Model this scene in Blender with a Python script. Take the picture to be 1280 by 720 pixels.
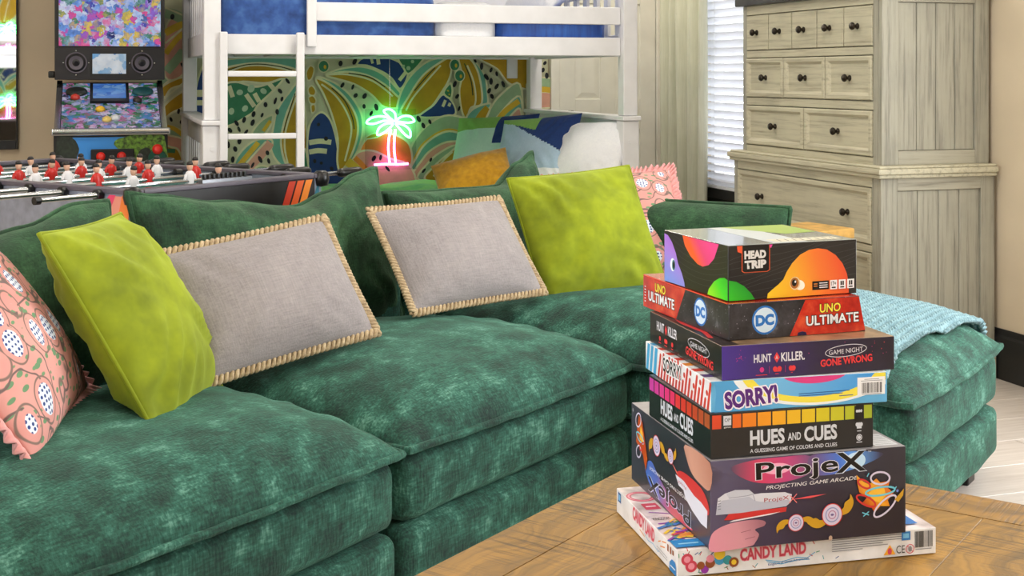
import bpy, math, random
from mathutils import Vector, Matrix, noise
R = math.radians
random.seed(7)
scene = bpy.context.scene
C = scene.collection
for o in list(bpy.data.objects):
    bpy.data.objects.remove(o)

# ------------------------------------------------------------------ camera
# room frame: +X runs along the back wall (to the right), +Y runs deep along the right wall
FPX, HOR, CAMH, YAW = 1600.0, 95.0, 1.2, R(18.0)
cs, sn = math.cos(YAW), math.sin(YAW)
cam_d = bpy.data.cameras.new('camera'); cam = bpy.data.objects.new('camera', cam_d); C.objects.link(cam)
cam.location = (0, 0, CAMH); cam.rotation_euler = (R(90), 0, -YAW)
cam_d.sensor_width = 36; cam_d.lens = FPX / 1280 * 36; cam_d.shift_y = -(360 - HOR) / 1280
cam_d.clip_start = .05
scene.camera = cam
# ------------------------------------------------------------------ world, light, exposure
world = bpy.data.worlds.new('world'); scene.world = world; world.use_nodes = True
bg = world.node_tree.nodes['Background']; bg.inputs[0].default_value = (.93, .965, 1, 1); bg.inputs[1].default_value = 7.0
ROOM = dict(x0=-2.6, x1=3.42, y0=-3.2, y1=7.5, z=2.75)
def area(name, loc, rot, sx, sy, power, col=(1, 1, 1), shape='RECTANGLE'):
    l = bpy.data.lights.new(name, 'AREA'); l.shape = shape; l.size = sx; l.size_y = sy; l.energy = power; l.color = col
    o = bpy.data.objects.new(name, l); C.objects.link(o); o.location = loc; o.rotation_euler = rot
    return o
# daylight through the big window on the right wall beside the camera
area('daylight_and_fill', (3.40, 2.35, 1.35), (0, R(90), 0), 1.55, 1.9, 82, (.95, .98, 1))
# added daylight fill from the left, set in a made-up window out of view
area('daylight_and_fill', (-2.57, .6, 1.25), (0, R(-90), 0), 2.0, 3.2, 60, (.95, .98, 1))
CEIL_LIGHTS = [(-.9, 5.3), (1.2, 5.2), (2.75, 6.6), (-.6, 2.6), (1.9, 3.3), (.4, .6), (2.2, .3), (-1.2, -1.2), (1.4, -1.9)]  # unseen ceiling lamps added as fill; the one by the door brightens that corner
for x, y in CEIL_LIGHTS:
    area('ceiling_fill_light', (x, y, ROOM['z'] - .095), (0, 0, 0), .42, .42, 22, (1, .93, .82), 'DISK')
scene.view_settings.view_transform = 'Standard'; scene.view_settings.look = 'None'
scene.view_settings.exposure = -.55; scene.view_settings.gamma = 1
scene.view_settings.use_curve_mapping = False

# ------------------------------------------------------------------ helpers
def lin(c):
    return tuple(((v / 255) / 12.92 if v / 255 <= .04045 else ((v / 255 + .055) / 1.055) ** 2.4) for v in c[:3]) + (1,)
def on_back(px, py, Y=7.5):
    """point of a plane parallel to the back wall seen at a pixel -> (x, z)"""
    r = (px - 640) / FPX; x = (r * Y * cs + Y * sn) / (cs - r * sn); d = x * sn + Y * cs
    return x, CAMH - (py - HOR) / FPX * d
MATS = {}
class NT:
    def __init__(s, name):
        m = bpy.data.materials.new(name); m.use_nodes = True; s.m = m; s.t = m.node_tree; s.b = s.t.nodes['Principled BSDF']
        MATS[name] = m
    def n(s, t, **k):
        nd = s.t.nodes.new(t)
        for a, b in k.items():
            if a in nd.inputs: nd.inputs[a].default_value = b
            else: setattr(nd, a, b)
        return nd
    def l(s, a, b): s.t.links.new(a, b)
    def coord(s, scale=(1, 1, 1), src='Object', rot=(0, 0, 0)):
        tc = s.n('ShaderNodeTexCoord'); mp = s.n('ShaderNodeMapping'); mp.inputs['Scale'].default_value = scale
        mp.inputs['Rotation'].default_value = rot
        s.l(tc.outputs[src], mp.inputs[0]); return mp.outputs[0]
    def noise(s, vec, scale, detail=3, rough=.5):
        nd = s.n('ShaderNodeTexNoise'); nd.inputs['Scale'].default_value = scale; nd.inputs['Detail'].default_value = detail
        nd.inputs['Roughness'].default_value = rough; s.l(vec, nd.inputs['Vector']); return nd.outputs['Fac']
    def ramp(s, fac, stops, interp='LINEAR'):
        nd = s.n('ShaderNodeValToRGB'); e = nd.color_ramp.elements; nd.color_ramp.interpolation = interp
        while len(e) < len(stops): e.new(.5)
        for k, (p, c) in enumerate(stops):
            e[k].position = p; e[k].color = lin(c) if len(c) == 3 else c
        s.l(fac, nd.inputs[0]); return nd.outputs[0]
    def mix(s, fac, a, b, mode='MIX'):
        nd = s.n('ShaderNodeMix'); nd.data_type = 'RGBA'; nd.blend_type = mode
        for sock, v in ((nd.inputs[0], fac), (nd.inputs[6], a), (nd.inputs[7], b)):
            if hasattr(v, 'links'): s.l(v, sock)
            else: sock.default_value = v if isinstance(v, float) or len(v) == 4 else lin(v)
        return nd.outputs[2]
    def math(s, op, a, b=0.0):
        nd = s.n('ShaderNodeMath'); nd.operation = op
        for sock, v in ((nd.inputs[0], a), (nd.inputs[1], b)):
            if hasattr(v, 'links'): s.l(v, sock)
            else: sock.default_value = v
        return nd.outputs[0]
    def bump(s, h, strength=.3, dist=.01):
        nd = s.n('ShaderNodeBump'); nd.inputs['Strength'].default_value = strength; nd.inputs['Distance'].default_value = dist
        s.l(h, nd.inputs['Height']); s.l(nd.outputs[0], s.b.inputs['Normal'])
    def col(s, c):
        if hasattr(c, 'links'): s.l(c, s.b.inputs['Base Color'])
        else: s.b.inputs['Base Color'].default_value = lin(c)
    def set(s, **k):
        for a, v in k.items(): s.b.inputs[a.replace('_', ' ')].default_value = v
def plain(name, c, rough=.6, metal=0., var=.12, scale=8, coat=0., emit=0.):
    t = NT(name); t.set(Roughness=rough, Metallic=metal)
    if var:
        f = t.noise(t.coord(), scale, 3)
        dk = tuple(v * (1 - var) for v in c); lt = tuple(min(255, v * (1 + var * .6)) for v in c)
        t.col(t.ramp(f, [(.3, dk), (.7, lt)]))
    else: t.col(c)
    if coat: t.b.inputs['Coat Weight'].default_value = coat
    if emit:
        t.b.inputs['Emission Color'].default_value = lin(c); t.b.inputs['Emission Strength'].default_value = emit
    return t.m
def ink(c, rough=.35):
    k = 'ink_%d_%d_%d' % tuple(c[:3])
    return MATS.get(k) or plain(k, c, rough, var=0)
def fabric(name, stops, s1=(90, 90, 14), s2=(14, 90, 90), low=5, sheen=.35, bumpk=.4, sheen_col=(255, 255, 255), wdet=.5, rough=.9):
    t = NT(name); a = t.noise(t.coord(s1), 1.0, 2); b = t.noise(t.coord(s2), 1.0, 2); c = t.noise(t.coord(), low, 4, .6)
    w = t.math('MULTIPLY', t.math('ADD', a, b), .5)
    f = t.math('ADD', t.math('MULTIPLY', w, wdet), t.math('MULTIPLY', c, 1 - wdet))
    t.col(t.ramp(f, stops)); t.set(Roughness=rough)
    t.b.inputs['Sheen Weight'].default_value = sheen; t.b.inputs['Sheen Roughness'].default_value = .45
    t.b.inputs['Sheen Tint'].default_value = lin(sheen_col)
    t.bump(w, bumpk, .004); return t.m
class MB:
    def __init__(s): s.v = []; s.f = []; s.mi = []; s.m = 0
    def add(s, vs, fs):
        o = len(s.v); s.v += [tuple(p) for p in vs]; s.f += [tuple(o + i for i in f) for f in fs]; s.mi += [s.m] * len(fs); return s
    def box(s, x0, x1, y0, y1, z0, z1):
        v = [(x, y, z) for z in (z0, z1) for y in (y0, y1) for x in (x0, x1)]
        return s.add(v, [(0, 2, 3, 1), (4, 5, 7, 6), (0, 1, 5, 4), (2, 6, 7, 3), (0, 4, 6, 2), (1, 3, 7, 5)])
    def quad(s, a, b, c, d): return s.add([a, b, c, d], [(0, 1, 2, 3)])
    def loft(s, rings, closed=True, caps=True):
        n = len(rings[0]); o = len(s.v); fs = []
        for r in rings: s.v += [tuple(p) for p in r]
        for i in range(len(rings) - 1):
            for j in range(n if closed else n - 1):
                k = (j + 1) % n; fs.append((o + i * n + j, o + i * n + k, o + (i + 1) * n + k, o + (i + 1) * n + j))
        if caps: fs += [tuple(o + j for j in range(n))[::-1], tuple(o + (len(rings) - 1) * n + j for j in range(n))]
        s.f += fs; s.mi += [s.m] * len(fs); return s
    def tube(s, pts, r, n=8, closed=False):
        pts = [Vector(p) for p in pts]; rings = []; N = len(pts); up = None
        for i, p in enumerate(pts):
            if closed: d = pts[(i + 1) % N] - pts[i - 1]
            else: d = pts[min(i + 1, N - 1)] - pts[max(i - 1, 0)]
            d.normalize()
            if up is None: up = Vector((0, 0, 1)) if abs(d.z) < .9 else Vector((1, 0, 0))
            a = d.cross(up); a.normalize(); b = a.cross(d); up = b
            rr = r[i] if isinstance(r, (list, tuple)) else r
            rings.append([p + a * rr * math.cos(2 * math.pi * k / n) + b * rr * math.sin(2 * math.pi * k / n) for k in range(n)])
        if closed: rings.append(rings[0])
        return s.loft(rings, True, not closed)
    def lathe(s, prof, n=16, M=None):
        M = M or Matrix(); rings = [[M @ Vector((r * math.cos(2 * math.pi * k / n), r * math.sin(2 * math.pi * k / n), z)) for k in range(n)] for r, z in prof]
        return s.loft(rings)
    def prism(s, poly, fn, t0, t1):
        """poly of 2D points; fn(x, y, t) -> 3D"""
        return s.loft([[fn(x, y, t0) for x, y in poly], [fn(x, y, t1) for x, y in poly]])
    def grid(s, fn, nu, nv):
        o = len(s.v); s.v += [tuple(fn(i / nu, j / nv)) for j in range(nv + 1) for i in range(nu + 1)]
        for j in range(nv):
            for i in range(nu):
                a = o + j * (nu + 1) + i; s.f.append((a, a + 1, a + nu + 2, a + nu + 1)); s.mi.append(s.m)
        return s
    def build(s, name, mats, parent=None, smooth=False, bevel=0, seg=2, loc=None, M=None, subsurf=0, weld=False, auto=None):
        me = bpy.data.meshes.new(name); me.from_pydata(s.v, [], s.f)
        if not isinstance(mats, (list, tuple)): mats = [mats]
        for m in mats: me.materials.append(MATS[m] if isinstance(m, str) else m)
        me.polygons.foreach_set('material_index', s.mi)
        if smooth: me.polygons.foreach_set('use_smooth', [True] * len(me.polygons))
        me.update()
        o = bpy.data.objects.new(name, me); C.objects.link(o)
        if parent: o.parent = parent
        if M is not None: o.matrix_basis = M
        if loc: o.location = loc
        if weld: w = o.modifiers.new('weld', 'WELD'); w.merge_threshold = 1e-4
        if bevel:
            b = o.modifiers.new('bevel', 'BEVEL'); b.width = bevel; b.segments = seg; b.limit_method = 'ANGLE'; b.angle_limit = R(40)
            if seg > 1: me.polygons.foreach_set('use_smooth', [True] * len(me.polygons)); o.modifiers.new('wn', 'WEIGHTED_NORMAL').keep_sharp = True
        if subsurf: ss = o.modifiers.new('sub', 'SUBSURF'); ss.levels = ss.render_levels = subsurf
        return o
def tag(o, label, cat, group=None, kind=None):
    if label: o['label'] = label
    if cat: o['category'] = cat
    if group: o['group'] = group
    if kind: o['kind'] = kind
    return o
def thing(name, label, cat, M=None, loc=(0, 0, 0), rz=0, group=None):
    o = bpy.data.objects.new(name, None); C.objects.link(o); o.empty_display_size = .1
    if M is not None: o.matrix_basis = M
    else: o.location = loc; o.rotation_euler = (0, 0, rz)
    return tag(o, label, cat, group)
def struct(o): o['kind'] = 'structure'; return o
def T4(x, y, z): return Matrix.Translation((x, y, z))
def RZ(a): return Matrix.Rotation(a, 4, 'Z')
def spline(pts, n=6, closed=True):
    out = []; N = len(pts)
    for i in range(N if closed else N - 1):
        g = lambda k: Vector(pts[k % N]) if closed else Vector(pts[max(0, min(N - 1, k))])
        p0, p1, p2, p3 = g(i - 1), g(i), g(i + 1), g(i + 2)
        for k in range(n):
            t = k / n
            out.append(.5 * ((2 * p1) + (p2 - p0) * t + (2 * p0 - 5 * p1 + 4 * p2 - p3) * t * t + (3 * p1 - p0 - 3 * p2 + p3) * t ** 3))
    if not closed: out.append(Vector(pts[-1]))
    return out
def ribbon(pts, w, closed=False):
    """2D polyline -> list of quads"""
    L = []; N = len(pts)
    for i, p in enumerate(pts):
        a = Vector(pts[(i + 1) % N] if closed else pts[min(i + 1, N - 1)]); b = Vector(pts[i - 1] if closed else pts[max(i - 1, 0)])
        d = (a - b); d = d.normalized() if d.length else Vector((1, 0)); nrm = Vector((-d.y, d.x)) * w / 2
        L.append((Vector(p) + nrm, Vector(p) - nrm))
    q = [(L[i][0], L[i][1], L[i + 1][1], L[i + 1][0]) for i in range(N - 1)]
    if closed: q.append((L[-1][0], L[-1][1], L[0][1], L[0][0]))
    return q
class Face:
    """flat print on a plane: o + ex*x + ey*y + n*layer"""
    def __init__(s, parent, o, ex, ey, W, Hh, eps=.00035):
        s.p = parent; s.o = Vector(o); s.ex = Vector(ex); s.ey = Vector(ey); s.n = s.ex.cross(s.ey); s.W = W; s.H = Hh; s.eps = eps; s.k = 1
    def at(s, x, y, k): return s.o + s.ex * (x * s.W) + s.ey * (y * s.H) + s.n * (s.eps * k)
    def nk(s, k):
        if k is None: s.k += 1; return s.k
        return k
    def poly(s, pts, m, name='print', k=None, smooth=0):
        k = s.nk(k)
        if smooth: pts = [tuple(p) for p in spline(pts, smooth)]
        a = sum(pts[i][0] * pts[(i + 1) % len(pts)][1] - pts[(i + 1) % len(pts)][0] * pts[i][1] for i in range(len(pts)))
        if a < 0: pts = pts[::-1]
        mb = MB(); mb.add([s.at(x, y, k) for x, y in pts], [tuple(range(len(pts)))]); return mb.build(name, m, s.p)
    def rects(s, rs, m, name='print', k=None):
        k = s.nk(k); mb = MB()
        for x0, x1, y0, y1 in rs: mb.quad(s.at(x0, y0, k), s.at(x1, y0, k), s.at(x1, y1, k), s.at(x0, y1, k))
        return mb.build(name, m, s.p)
    def lines(s, lists, w, m, name='print_line', k=None, closed=False):
        k = s.nk(k); mb = MB()
        for pts in lists:
            for q in ribbon([(x * s.W, y * s.H) for x, y in pts], w, closed):
                mb.quad(*[s.o + s.ex * p.x + s.ey * p.y + s.n * (s.eps * k) for p in q])
        return mb.build(name, m, s.p)
    def ell(s, cx, cy, rx, ry, m, name='print', k=None, rot=0, n=28):
        """rx, ry in metres"""
        c, q = math.cos(rot), math.sin(rot)
        pts = [(cx + (rx * math.cos(t) * c - ry * math.sin(t) * q) / s.W, cy + (rx * math.cos(t) * q + ry * math.sin(t) * c) / s.H) for t in [2 * math.pi * i / n for i in range(n)]]
        return s.poly(pts, m, name, k)
    def ring(s, cx, cy, rx, ry, w, m, name='print_line', rot=0, k=None, n=32):
        c, q = math.cos(rot), math.sin(rot)
        return s.lines([[(cx + (rx * math.cos(t) * c - ry * math.sin(t) * q) / s.W, cy + (rx * math.cos(t) * q + ry * math.sin(t) * c) / s.H) for t in [2 * math.pi * i / n for i in range(n)]]], w, m, name, k, True)
    def text(s, txt, m, x0, x1, y0, y1, bold=0., shear=0., rot=0., name='lettering', k=None, out=None, outw=.02):
        """fills the box x0..x1, y0..y1 (fractions of the face)"""
        if k is None:
            k = s.nk(None)
            if out: k = s.nk(None)
        res = None
        for bb, mm, kk in ([(bold + outw, out, k - 1)] if out else []) + [(bold, m, k)]:
            cu = bpy.data.curves.new('lettering', 'FONT'); cu.body = txt; cu.offset = bb; cu.shear = shear; cu.resolution_u = 3
            ob = bpy.data.objects.new('lettering', cu); me = bpy.data.meshes.new_from_object(ob)
            bpy.data.objects.remove(ob); bpy.data.curves.remove(cu)
            xs = [v.co.x for v in me.vertices]; ys = [v.co.y for v in me.vertices]
            if bb == bold + outw and out: lo = (min(xs) + outw, max(xs) - outw, min(ys) + outw, max(ys) - outw)
            else: lo = (min(xs), max(xs), min(ys), max(ys))
            cx, cy = (x0 + x1) / 2 * s.W, (y0 + y1) / 2 * s.H
            kx = (x1 - x0) * s.W / (lo[1] - lo[0]); ky = (y1 - y0) * s.H / (lo[3] - lo[2]); c, q = math.cos(rot), math.sin(rot)
            for v in me.vertices:
                X = (v.co.x - (lo[0] + lo[1]) / 2) * kx; Y = (v.co.y - (lo[2] + lo[3]) / 2) * ky
                v.co = s.o + s.ex * (cx + X * c - Y * q) + s.ey * (cy + X * q + Y * c) + s.n * (s.eps * kk)
            me.materials.clear(); me.materials.append(MATS[mm] if isinstance(mm, str) else mm)
            res = bpy.data.objects.new(name if mm is m else 'lettering_outline', me); C.objects.link(res); res.parent = s.p
        return res
def copy_tree(o, parent=None):
    c = o.copy(); C.objects.link(c); c.parent = parent
    for ch in o.children: copy_tree(ch, c)
    return c
# frame of the sofa group: x along the sofa, y towards its back
SOFA = T4(.6208, 2.6663, 0) @ RZ(R(37.4))
# ------------------------------------------------------------------ materials
def wall_mat(name, c):
    t = NT(name); f = t.noise(t.coord(), 3, 4); t.col(t.ramp(f, [(.3, tuple(v * .95 for v in c)), (.7, c)])); t.set(Roughness=.85)
    t.bump(t.noise(t.coord(), 180, 2), .12, .003)
wall_mat('beige_paint', (222, 205, 178)); wall_mat('white_ceiling', (240, 238, 232)); wall_mat('mural_ground', (216, 218, 184))
plain('white_paint', (233, 233, 236), .38, var=.03); plain('door_white', (236, 234, 222), .4, var=.03)
plain('black_paint', (22, 23, 26), .45, var=.2); plain('black_plastic', (20, 20, 22), .35, var=.1); plain('soft_black', (32, 30, 34), .5)
plain('chrome', (205, 208, 212), .18, 1., var=0); plain('dark_bronze', (52, 46, 40), .38, .8, var=.2)
plain('steel', (150, 152, 158), .3, .9, var=.05)
t = NT('mirror'); t.set(Metallic=1., Roughness=.02); t.col((238, 240, 240))
t = NT('glass'); t.set(Roughness=.02); t.b.inputs['Transmission Weight'].default_value = 1; t.b.inputs['IOR'].default_value = 1.02
t = NT('blind_white'); t.col((244, 245, 250)); t.set(Roughness=.5); t.b.inputs['Transmission Weight'].default_value = .0
t.b.inputs['Subsurface Weight'].default_value = 0
tr = t.n('ShaderNodeBsdfTranslucent'); tr.inputs[0].default_value = lin((250, 250, 252)); mx = t.n('ShaderNodeMixShader'); mx.inputs[0].default_value = .3
t.l(t.b.outputs[0], mx.inputs[1]); t.l(tr.outputs[0], mx.inputs[2]); t.l(mx.outputs[0], t.t.nodes['Material Output'].inputs[0])
t = NT('floor_wood'); f = t.noise(t.coord((3, 60, 1)), 1, 4, .6); oi = t.n('ShaderNodeObjectInfo')
t.col(t.mix(t.math('MULTIPLY', oi.outputs['Random'], .4), t.ramp(f, [(.25, (188, 176, 166)), (.75, (222, 213, 205))]), (205, 190, 178))); t.set(Roughness=.32); t.bump(f, .15, .002)
def old_wood(name, a, b, c, along):
    t = NT(name); s = [(70, 70, 70)[i] for i in range(3)]; s[along] = 3.
    g = t.noise(t.coord(tuple(s)), 1, 5, .65); l = t.noise(t.coord(), 4, 5, .6)
    base = t.ramp(g, [(.25, b), (.5, a), (.8, tuple(min(255, v * 1.06) for v in a))])
    t.col(t.mix(t.ramp(l, [(.47, (0, 0, 0)), (.68, (150, 150, 150))]), base, c)); t.set(Roughness=.6); t.bump(g, .35, .003)
old_wood('white_wash_y', (196, 190, 166), (146, 139, 118), (162, 157, 138), 1)
old_wood('white_wash_z_shaded', (166, 163, 148), (110, 107, 98), (128, 126, 117), 2)  # same wood as the front, darkened: shade of the side put into the colour
old_wood('white_wash_x_shaded', (172, 168, 152), (122, 118, 106), (138, 135, 124), 0)  # cross-grain copy for the side rails, side shade also in its colour
# golden, rough-sawn table boards: grain along x (table length), saw marks across
def table_wood(name, along, tone):
    t = NT(name); s = [50, 50, 50]; s[along] = 2.2
    warp = t.noise(t.coord(), 5, 3); vec = t.coord(tuple(s)); va = t.n('ShaderNodeVectorMath'); va.operation = 'ADD'
    cb = t.n('ShaderNodeCombineXYZ'); t.l(t.math('MULTIPLY', warp, 9.), cb.inputs[1 - along]); t.l(vec, va.inputs[0]); t.l(cb.outputs[0], va.inputs[1])
    g = t.noise(va.outputs[0], 1, 5, .6); oi = t.n('ShaderNodeObjectInfo')
    sw = [5.0, 5.0, 1]; sw[along] = 190.; saw = t.noise(t.coord(tuple(sw)), 1, 3, .6); patch = t.noise(t.coord(), 6, 3)
    sawm = t.math('MULTIPLY', t.ramp(saw, [(.50, (0, 0, 0)), (.60, (255, 255, 255))]), t.ramp(patch, [(.38, (0, 0, 0)), (.6, (255, 255, 255))]))
    col = t.ramp(g, [(.25, tuple(v * .55 for v in tone)), (.5, tone), (.78, tuple(min(255, v * 1.3) for v in tone))])
    col = t.mix(t.math('MULTIPLY', oi.outputs['Random'], .35), col, tuple(v * .8 for v in tone))
    t.col(t.mix(t.math('MULTIPLY', sawm, .75), col, (70, 50, 24))); t.set(Roughness=.5); t.b.inputs['Coat Weight'].default_value = .12; t.b.inputs['Coat Roughness'].default_value = .3
    t.bump(t.math('SUBTRACT', t.math('MULTIPLY', g, .5), t.math('MULTIPLY', sawm, .6)), .45, .002); return t.m
table_wood('table_wood', 0, (150, 110, 40)); table_wood('table_wood_cross', 1, (142, 103, 38))
plain('honey_wood', (214, 168, 92), .4, var=.15, scale=20)
GREEN_ST = [(.36, (10, 34, 29)), (.46, (20, 60, 49)), (.55, (38, 90, 75)), (.68, (104, 152, 136))]
fabric('green_chenille', GREEN_ST, (190, 190, 40), (40, 190, 190), 11, .16, .9, (150, 225, 195), .42)
fabric('green_back', [(.35, (18, 40, 25)), (.48, (32, 66, 42)), (.6, (52, 92, 60)), (.74, (92, 132, 92))], (190, 190, 40), (40, 190, 190), 9, .2, .7, (170, 215, 170), .4)
fabric('lime_velvet', [(.25, (88, 100, 2)), (.52, (128, 141, 4)), (.8, (162, 174, 18))], (40, 40, 40), (40, 40, 40), 6, .45, .12, (225, 245, 120), .2)
fabric('grey_linen', [(.3, (122, 116, 118)), (.5, (146, 139, 140)), (.72, (166, 158, 157))], (260, 260, 26), (26, 260, 260), 4, .1, .35, wdet=.6)
fabric('jute_braid', [(.3, (140, 118, 88)), (.55, (186, 164, 130)), (.75, (214, 196, 164))], (90, 90, 90), (90, 90, 90), 60, .05, .5)
fabric('pink_cotton', [(.3, (206, 138, 138)), (.7, (232, 176, 172))], (120, 120, 120), (90, 90, 90), 20, .1, .2)
fabric('knit_blue', [(.3, (84, 118, 128)), (.5, (116, 150, 158)), (.75, (150, 180, 186))], (150, 150, 150), (150, 150, 150), 30, .2, .4)
fabric('white_cotton', [(.3, (226, 228, 236)), (.7, (246, 247, 250))], (120, 120, 120), (90, 90, 90), 5, .1, .15)
fabric('mustard_velvet', [(.3, (150, 104, 8)), (.55, (186, 136, 14)), (.75, (206, 160, 30))], (40, 40, 40), (40, 40, 40), 6, .35, .1)
fabric('blue_plush', [(.3, (32, 58, 112)), (.5, (48, 84, 150)), (.72, (78, 118, 182))], (24, 24, 24), (24, 24, 24), 9, .4, .3)
fabric('blue_satin', [(.3, (20, 60, 140)), (.55, (32, 88, 178)), (.8, (58, 116, 200))], (60, 60, 6), (60, 60, 6), 6, .1, .1, rough=.5)
fabric('green_cover', [(.3, (70, 140, 110)), (.5, (120, 196, 130)), (.7, (170, 226, 120))], (40, 40, 40), (40, 40, 40), 3, .1, .1, wdet=.2)
fabric('mint_cotton', [(.3, (168, 212, 196)), (.7, (196, 230, 214))], (120, 120, 120), (90, 90, 90), 5, .1, .15)
fabric('sky_cotton', [(.3, (160, 190, 216)), (.7, (190, 212, 232))], (120, 120, 120), (90, 90, 90), 5, .1, .15)
fabric('leaf_cotton', [(.3, (120, 168, 80)), (.7, (146, 192, 98))], (120, 120, 120), (90, 90, 90), 5, .1, .15)
fabric('navy_cotton', [(.3, (20, 44, 100)), (.7, (30, 64, 128))], (120, 120, 120), (90, 90, 90), 5, .1, .15)
fabric('curtain', [(.3, (196, 196, 172)), (.7, (218, 217, 196))], (160, 160, 6), (160, 160, 6), 5, .1, .2)
# block-printed pink floral: round seed heads on curling stems
def floral(name):
    t = NT(name); vec = t.coord((1, .0, 1))
    def vor(vec, sc, feat='F1', rnd=.75):
        nd = t.n('ShaderNodeTexVoronoi'); nd.voronoi_dimensions = '3D'; nd.feature = feat; nd.inputs['Scale'].default_value = sc
        nd.inputs['Randomness'].default_value = rnd; t.l(vec, nd.inputs['Vector']); return nd
    big = vor(t.coord((1.15, 0, .92)), 11.5, rnd=.5); dots = vor(vec, 92, rnd=.25); leaf = vor(t.coord((1, 0, 1.9), rot=(0, .6, 0)), 34)
    dist = big.outputs['Distance']; wob = t.noise(vec, 16, 2); stemn = t.noise(vec, 11, 1)
    base = t.ramp(t.noise(vec, 5), [(.3, (206, 138, 132)), (.7, (224, 162, 154))])
    lf = t.ramp(leaf.outputs['Distance'], [(.33, (255, 255, 255)), (.38, (0, 0, 0))])
    col = t.mix(lf, base, (108, 146, 108))
    stem = t.ramp(t.math('ABSOLUTE', t.math('SUBTRACT', stemn, .5)), [(.010, (255, 255, 255)), (.018, (0, 0, 0))])
    col = t.mix(stem, col, (112, 94, 92))
    rng = t.ramp(t.math('ABSOLUTE', t.math('SUBTRACT', dist, .45)), [(.012, (255, 255, 255)), (.03, (0, 0, 0))])
    col = t.mix(rng, col, (128, 106, 98))
    d2 = t.math('ADD', dist, t.math('MULTIPLY', t.math('SUBTRACT', wob, .5), .1))
    halo = t.ramp(d2, [(.375, (255, 255, 255)), (.385, (0, 0, 0))]); col = t.mix(halo, col, base)
    seed = t.ramp(d2, [(.30, (255, 255, 255)), (.31, (0, 0, 0))])
    dot = t.ramp(dots.outputs['Distance'], [(.30, (44, 66, 132)), (.36, (222, 230, 244))])
    t.col(t.mix(seed, col, dot)); t.set(Roughness=.85)
    t.bump(t.noise(vec, 300, 2), .15, .002)
floral('pink_floral')
def glow(name, c, strength, base=(255, 255, 255)):
    t = NT(name); t.col(base); t.b.inputs['Emission Color'].default_value = lin(c); t.b.inputs['Emission Strength'].default_value = strength
glow('neon_green', (90, 255, 150), 15); glow('neon_pink', (255, 130, 230), 12); glow('fill_lamp_glow', (255, 240, 215), 6)
def screen(name, cols, scale, strength):
    t = NT(name); nd = t.n('ShaderNodeTexVoronoi'); nd.inputs['Scale'].default_value = scale; nz_ = t.n('ShaderNodeTexNoise'); nz_.inputs['Scale'].default_value = scale * 1.3; nz_.inputs['Detail'].default_value = 3; t.l(t.coord(), nz_.inputs['Vector']); vm = t.n('ShaderNodeVectorMath'); vm.operation = 'MULTIPLY_ADD'; vm.inputs[1].default_value = (2.2 / scale,) * 3; t.l(nz_.outputs['Color'], vm.inputs[0]); t.l(t.coord(), vm.inputs[2]); t.l(vm.outputs[0], nd.inputs['Vector'])
    wn = t.noise(t.coord(), scale * .55, 3, .7); sw = t.n('ShaderNodeSeparateColor'); t.l(nd.outputs['Color'], sw.inputs[0])
    f = t.math('ADD', t.math('MULTIPLY', sw.outputs[0], .75), t.math('MULTIPLY', wn, .3))
    c = t.ramp(f, [(i / (len(cols) - 1) * .8 + .12, k) for i, k in enumerate(cols)])
    c = t.mix(t.ramp(nd.outputs['Distance'], [(.2, (0, 0, 0)), (.75, (110, 110, 110))]), c, (20, 20, 60))
    t.col((8, 8, 10)); t.set(Roughness=.15); t.l(c, t.b.inputs['Emission Color']); t.b.inputs['Emission Strength'].default_value = strength
ART = [(24, 34, 110), (110, 160, 240), (226, 234, 255), (140, 100, 215), (236, 80, 150), (190, 214, 250), (50, 130, 110), (240, 206, 90), (70, 80, 190)]
screen('screen_art', ART, 30, 1.1)
screen('screen_play', [(24, 30, 60), (60, 130, 70), (226, 110, 190), (240, 232, 250), (90, 140, 230), (60, 150, 80), (200, 180, 240), (30, 40, 60)], 34, .75)
screen('screen_sky', [(40, 130, 210), (190, 225, 250), (245, 250, 255), (90, 175, 235), (225, 240, 245)], 14, .9)
screen('screen_sea', [(30, 90, 200), (110, 170, 240), (60, 120, 220), (150, 200, 245)], 16, .8)
# ------------------------------------------------------------------ the room
x0, x1, y0, y1, zc = ROOM['x0'], ROOM['x1'], ROOM['y0'], ROOM['y1'], ROOM['z']
WT = .14
fl = struct(MB().box(x0 - WT, x1 + WT, y0 - WT, y1 + WT, -.12, -.006).build('floor', 'floor_wood'))
PL, PW = 1.51, .2235
pm = MB().box(0, PL - .0025, 0, PW - .0025, -.006, 0).build('plank', 'floor_wood', fl, bevel=.0015, seg=1)
first = True
for j in range(48):
    yy = y0 + j * PW; off = (j * .53) % 1
    xs = x0 - off * PL
    while xs < x1:
        a, b = max(xs, x0), min(xs + PL, x1)
        if b - a > .05:
            o = pm if first else pm.copy()
            if not first: C.objects.link(o)
            first = False
            o.location = (a, yy, 0); o.scale = ((b - a) / PL, 1, 1)
        xs += PL
struct(MB().box(x0 - WT, x1 + WT, y0 - WT, y1 + WT, zc, zc + .1).build('ceiling', 'white_ceiling'))
wall_back = struct(MB().box(x0 - WT, x1 + WT, y1, y1 + WT, 0, zc).build('wall_back', 'beige_paint'))
wall_rear = struct(MB().box(x0 - WT, x1 + WT, y0 - WT, y0, 0, zc).build('wall_rear', 'beige_paint'))
def side_wall(name, xa, xb, holes):
    mb = MB(); ys = y0
    for ha, hb, za, zb in holes:
        mb.box(xa, xb, ys, ha, 0, zc); mb.box(xa, xb, ha, hb, 0, za); mb.box(xa, xb, ha, hb, zb, zc); ys = hb
    mb.box(xa, xb, ys, y1, 0, zc); return struct(mb.build(name, 'beige_paint'))
side_wall('wall_right', x1, x1 + WT, [(1.4, 3.3, .55, 2.15), (5.62, 6.86, .56, 2.2)])
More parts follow.
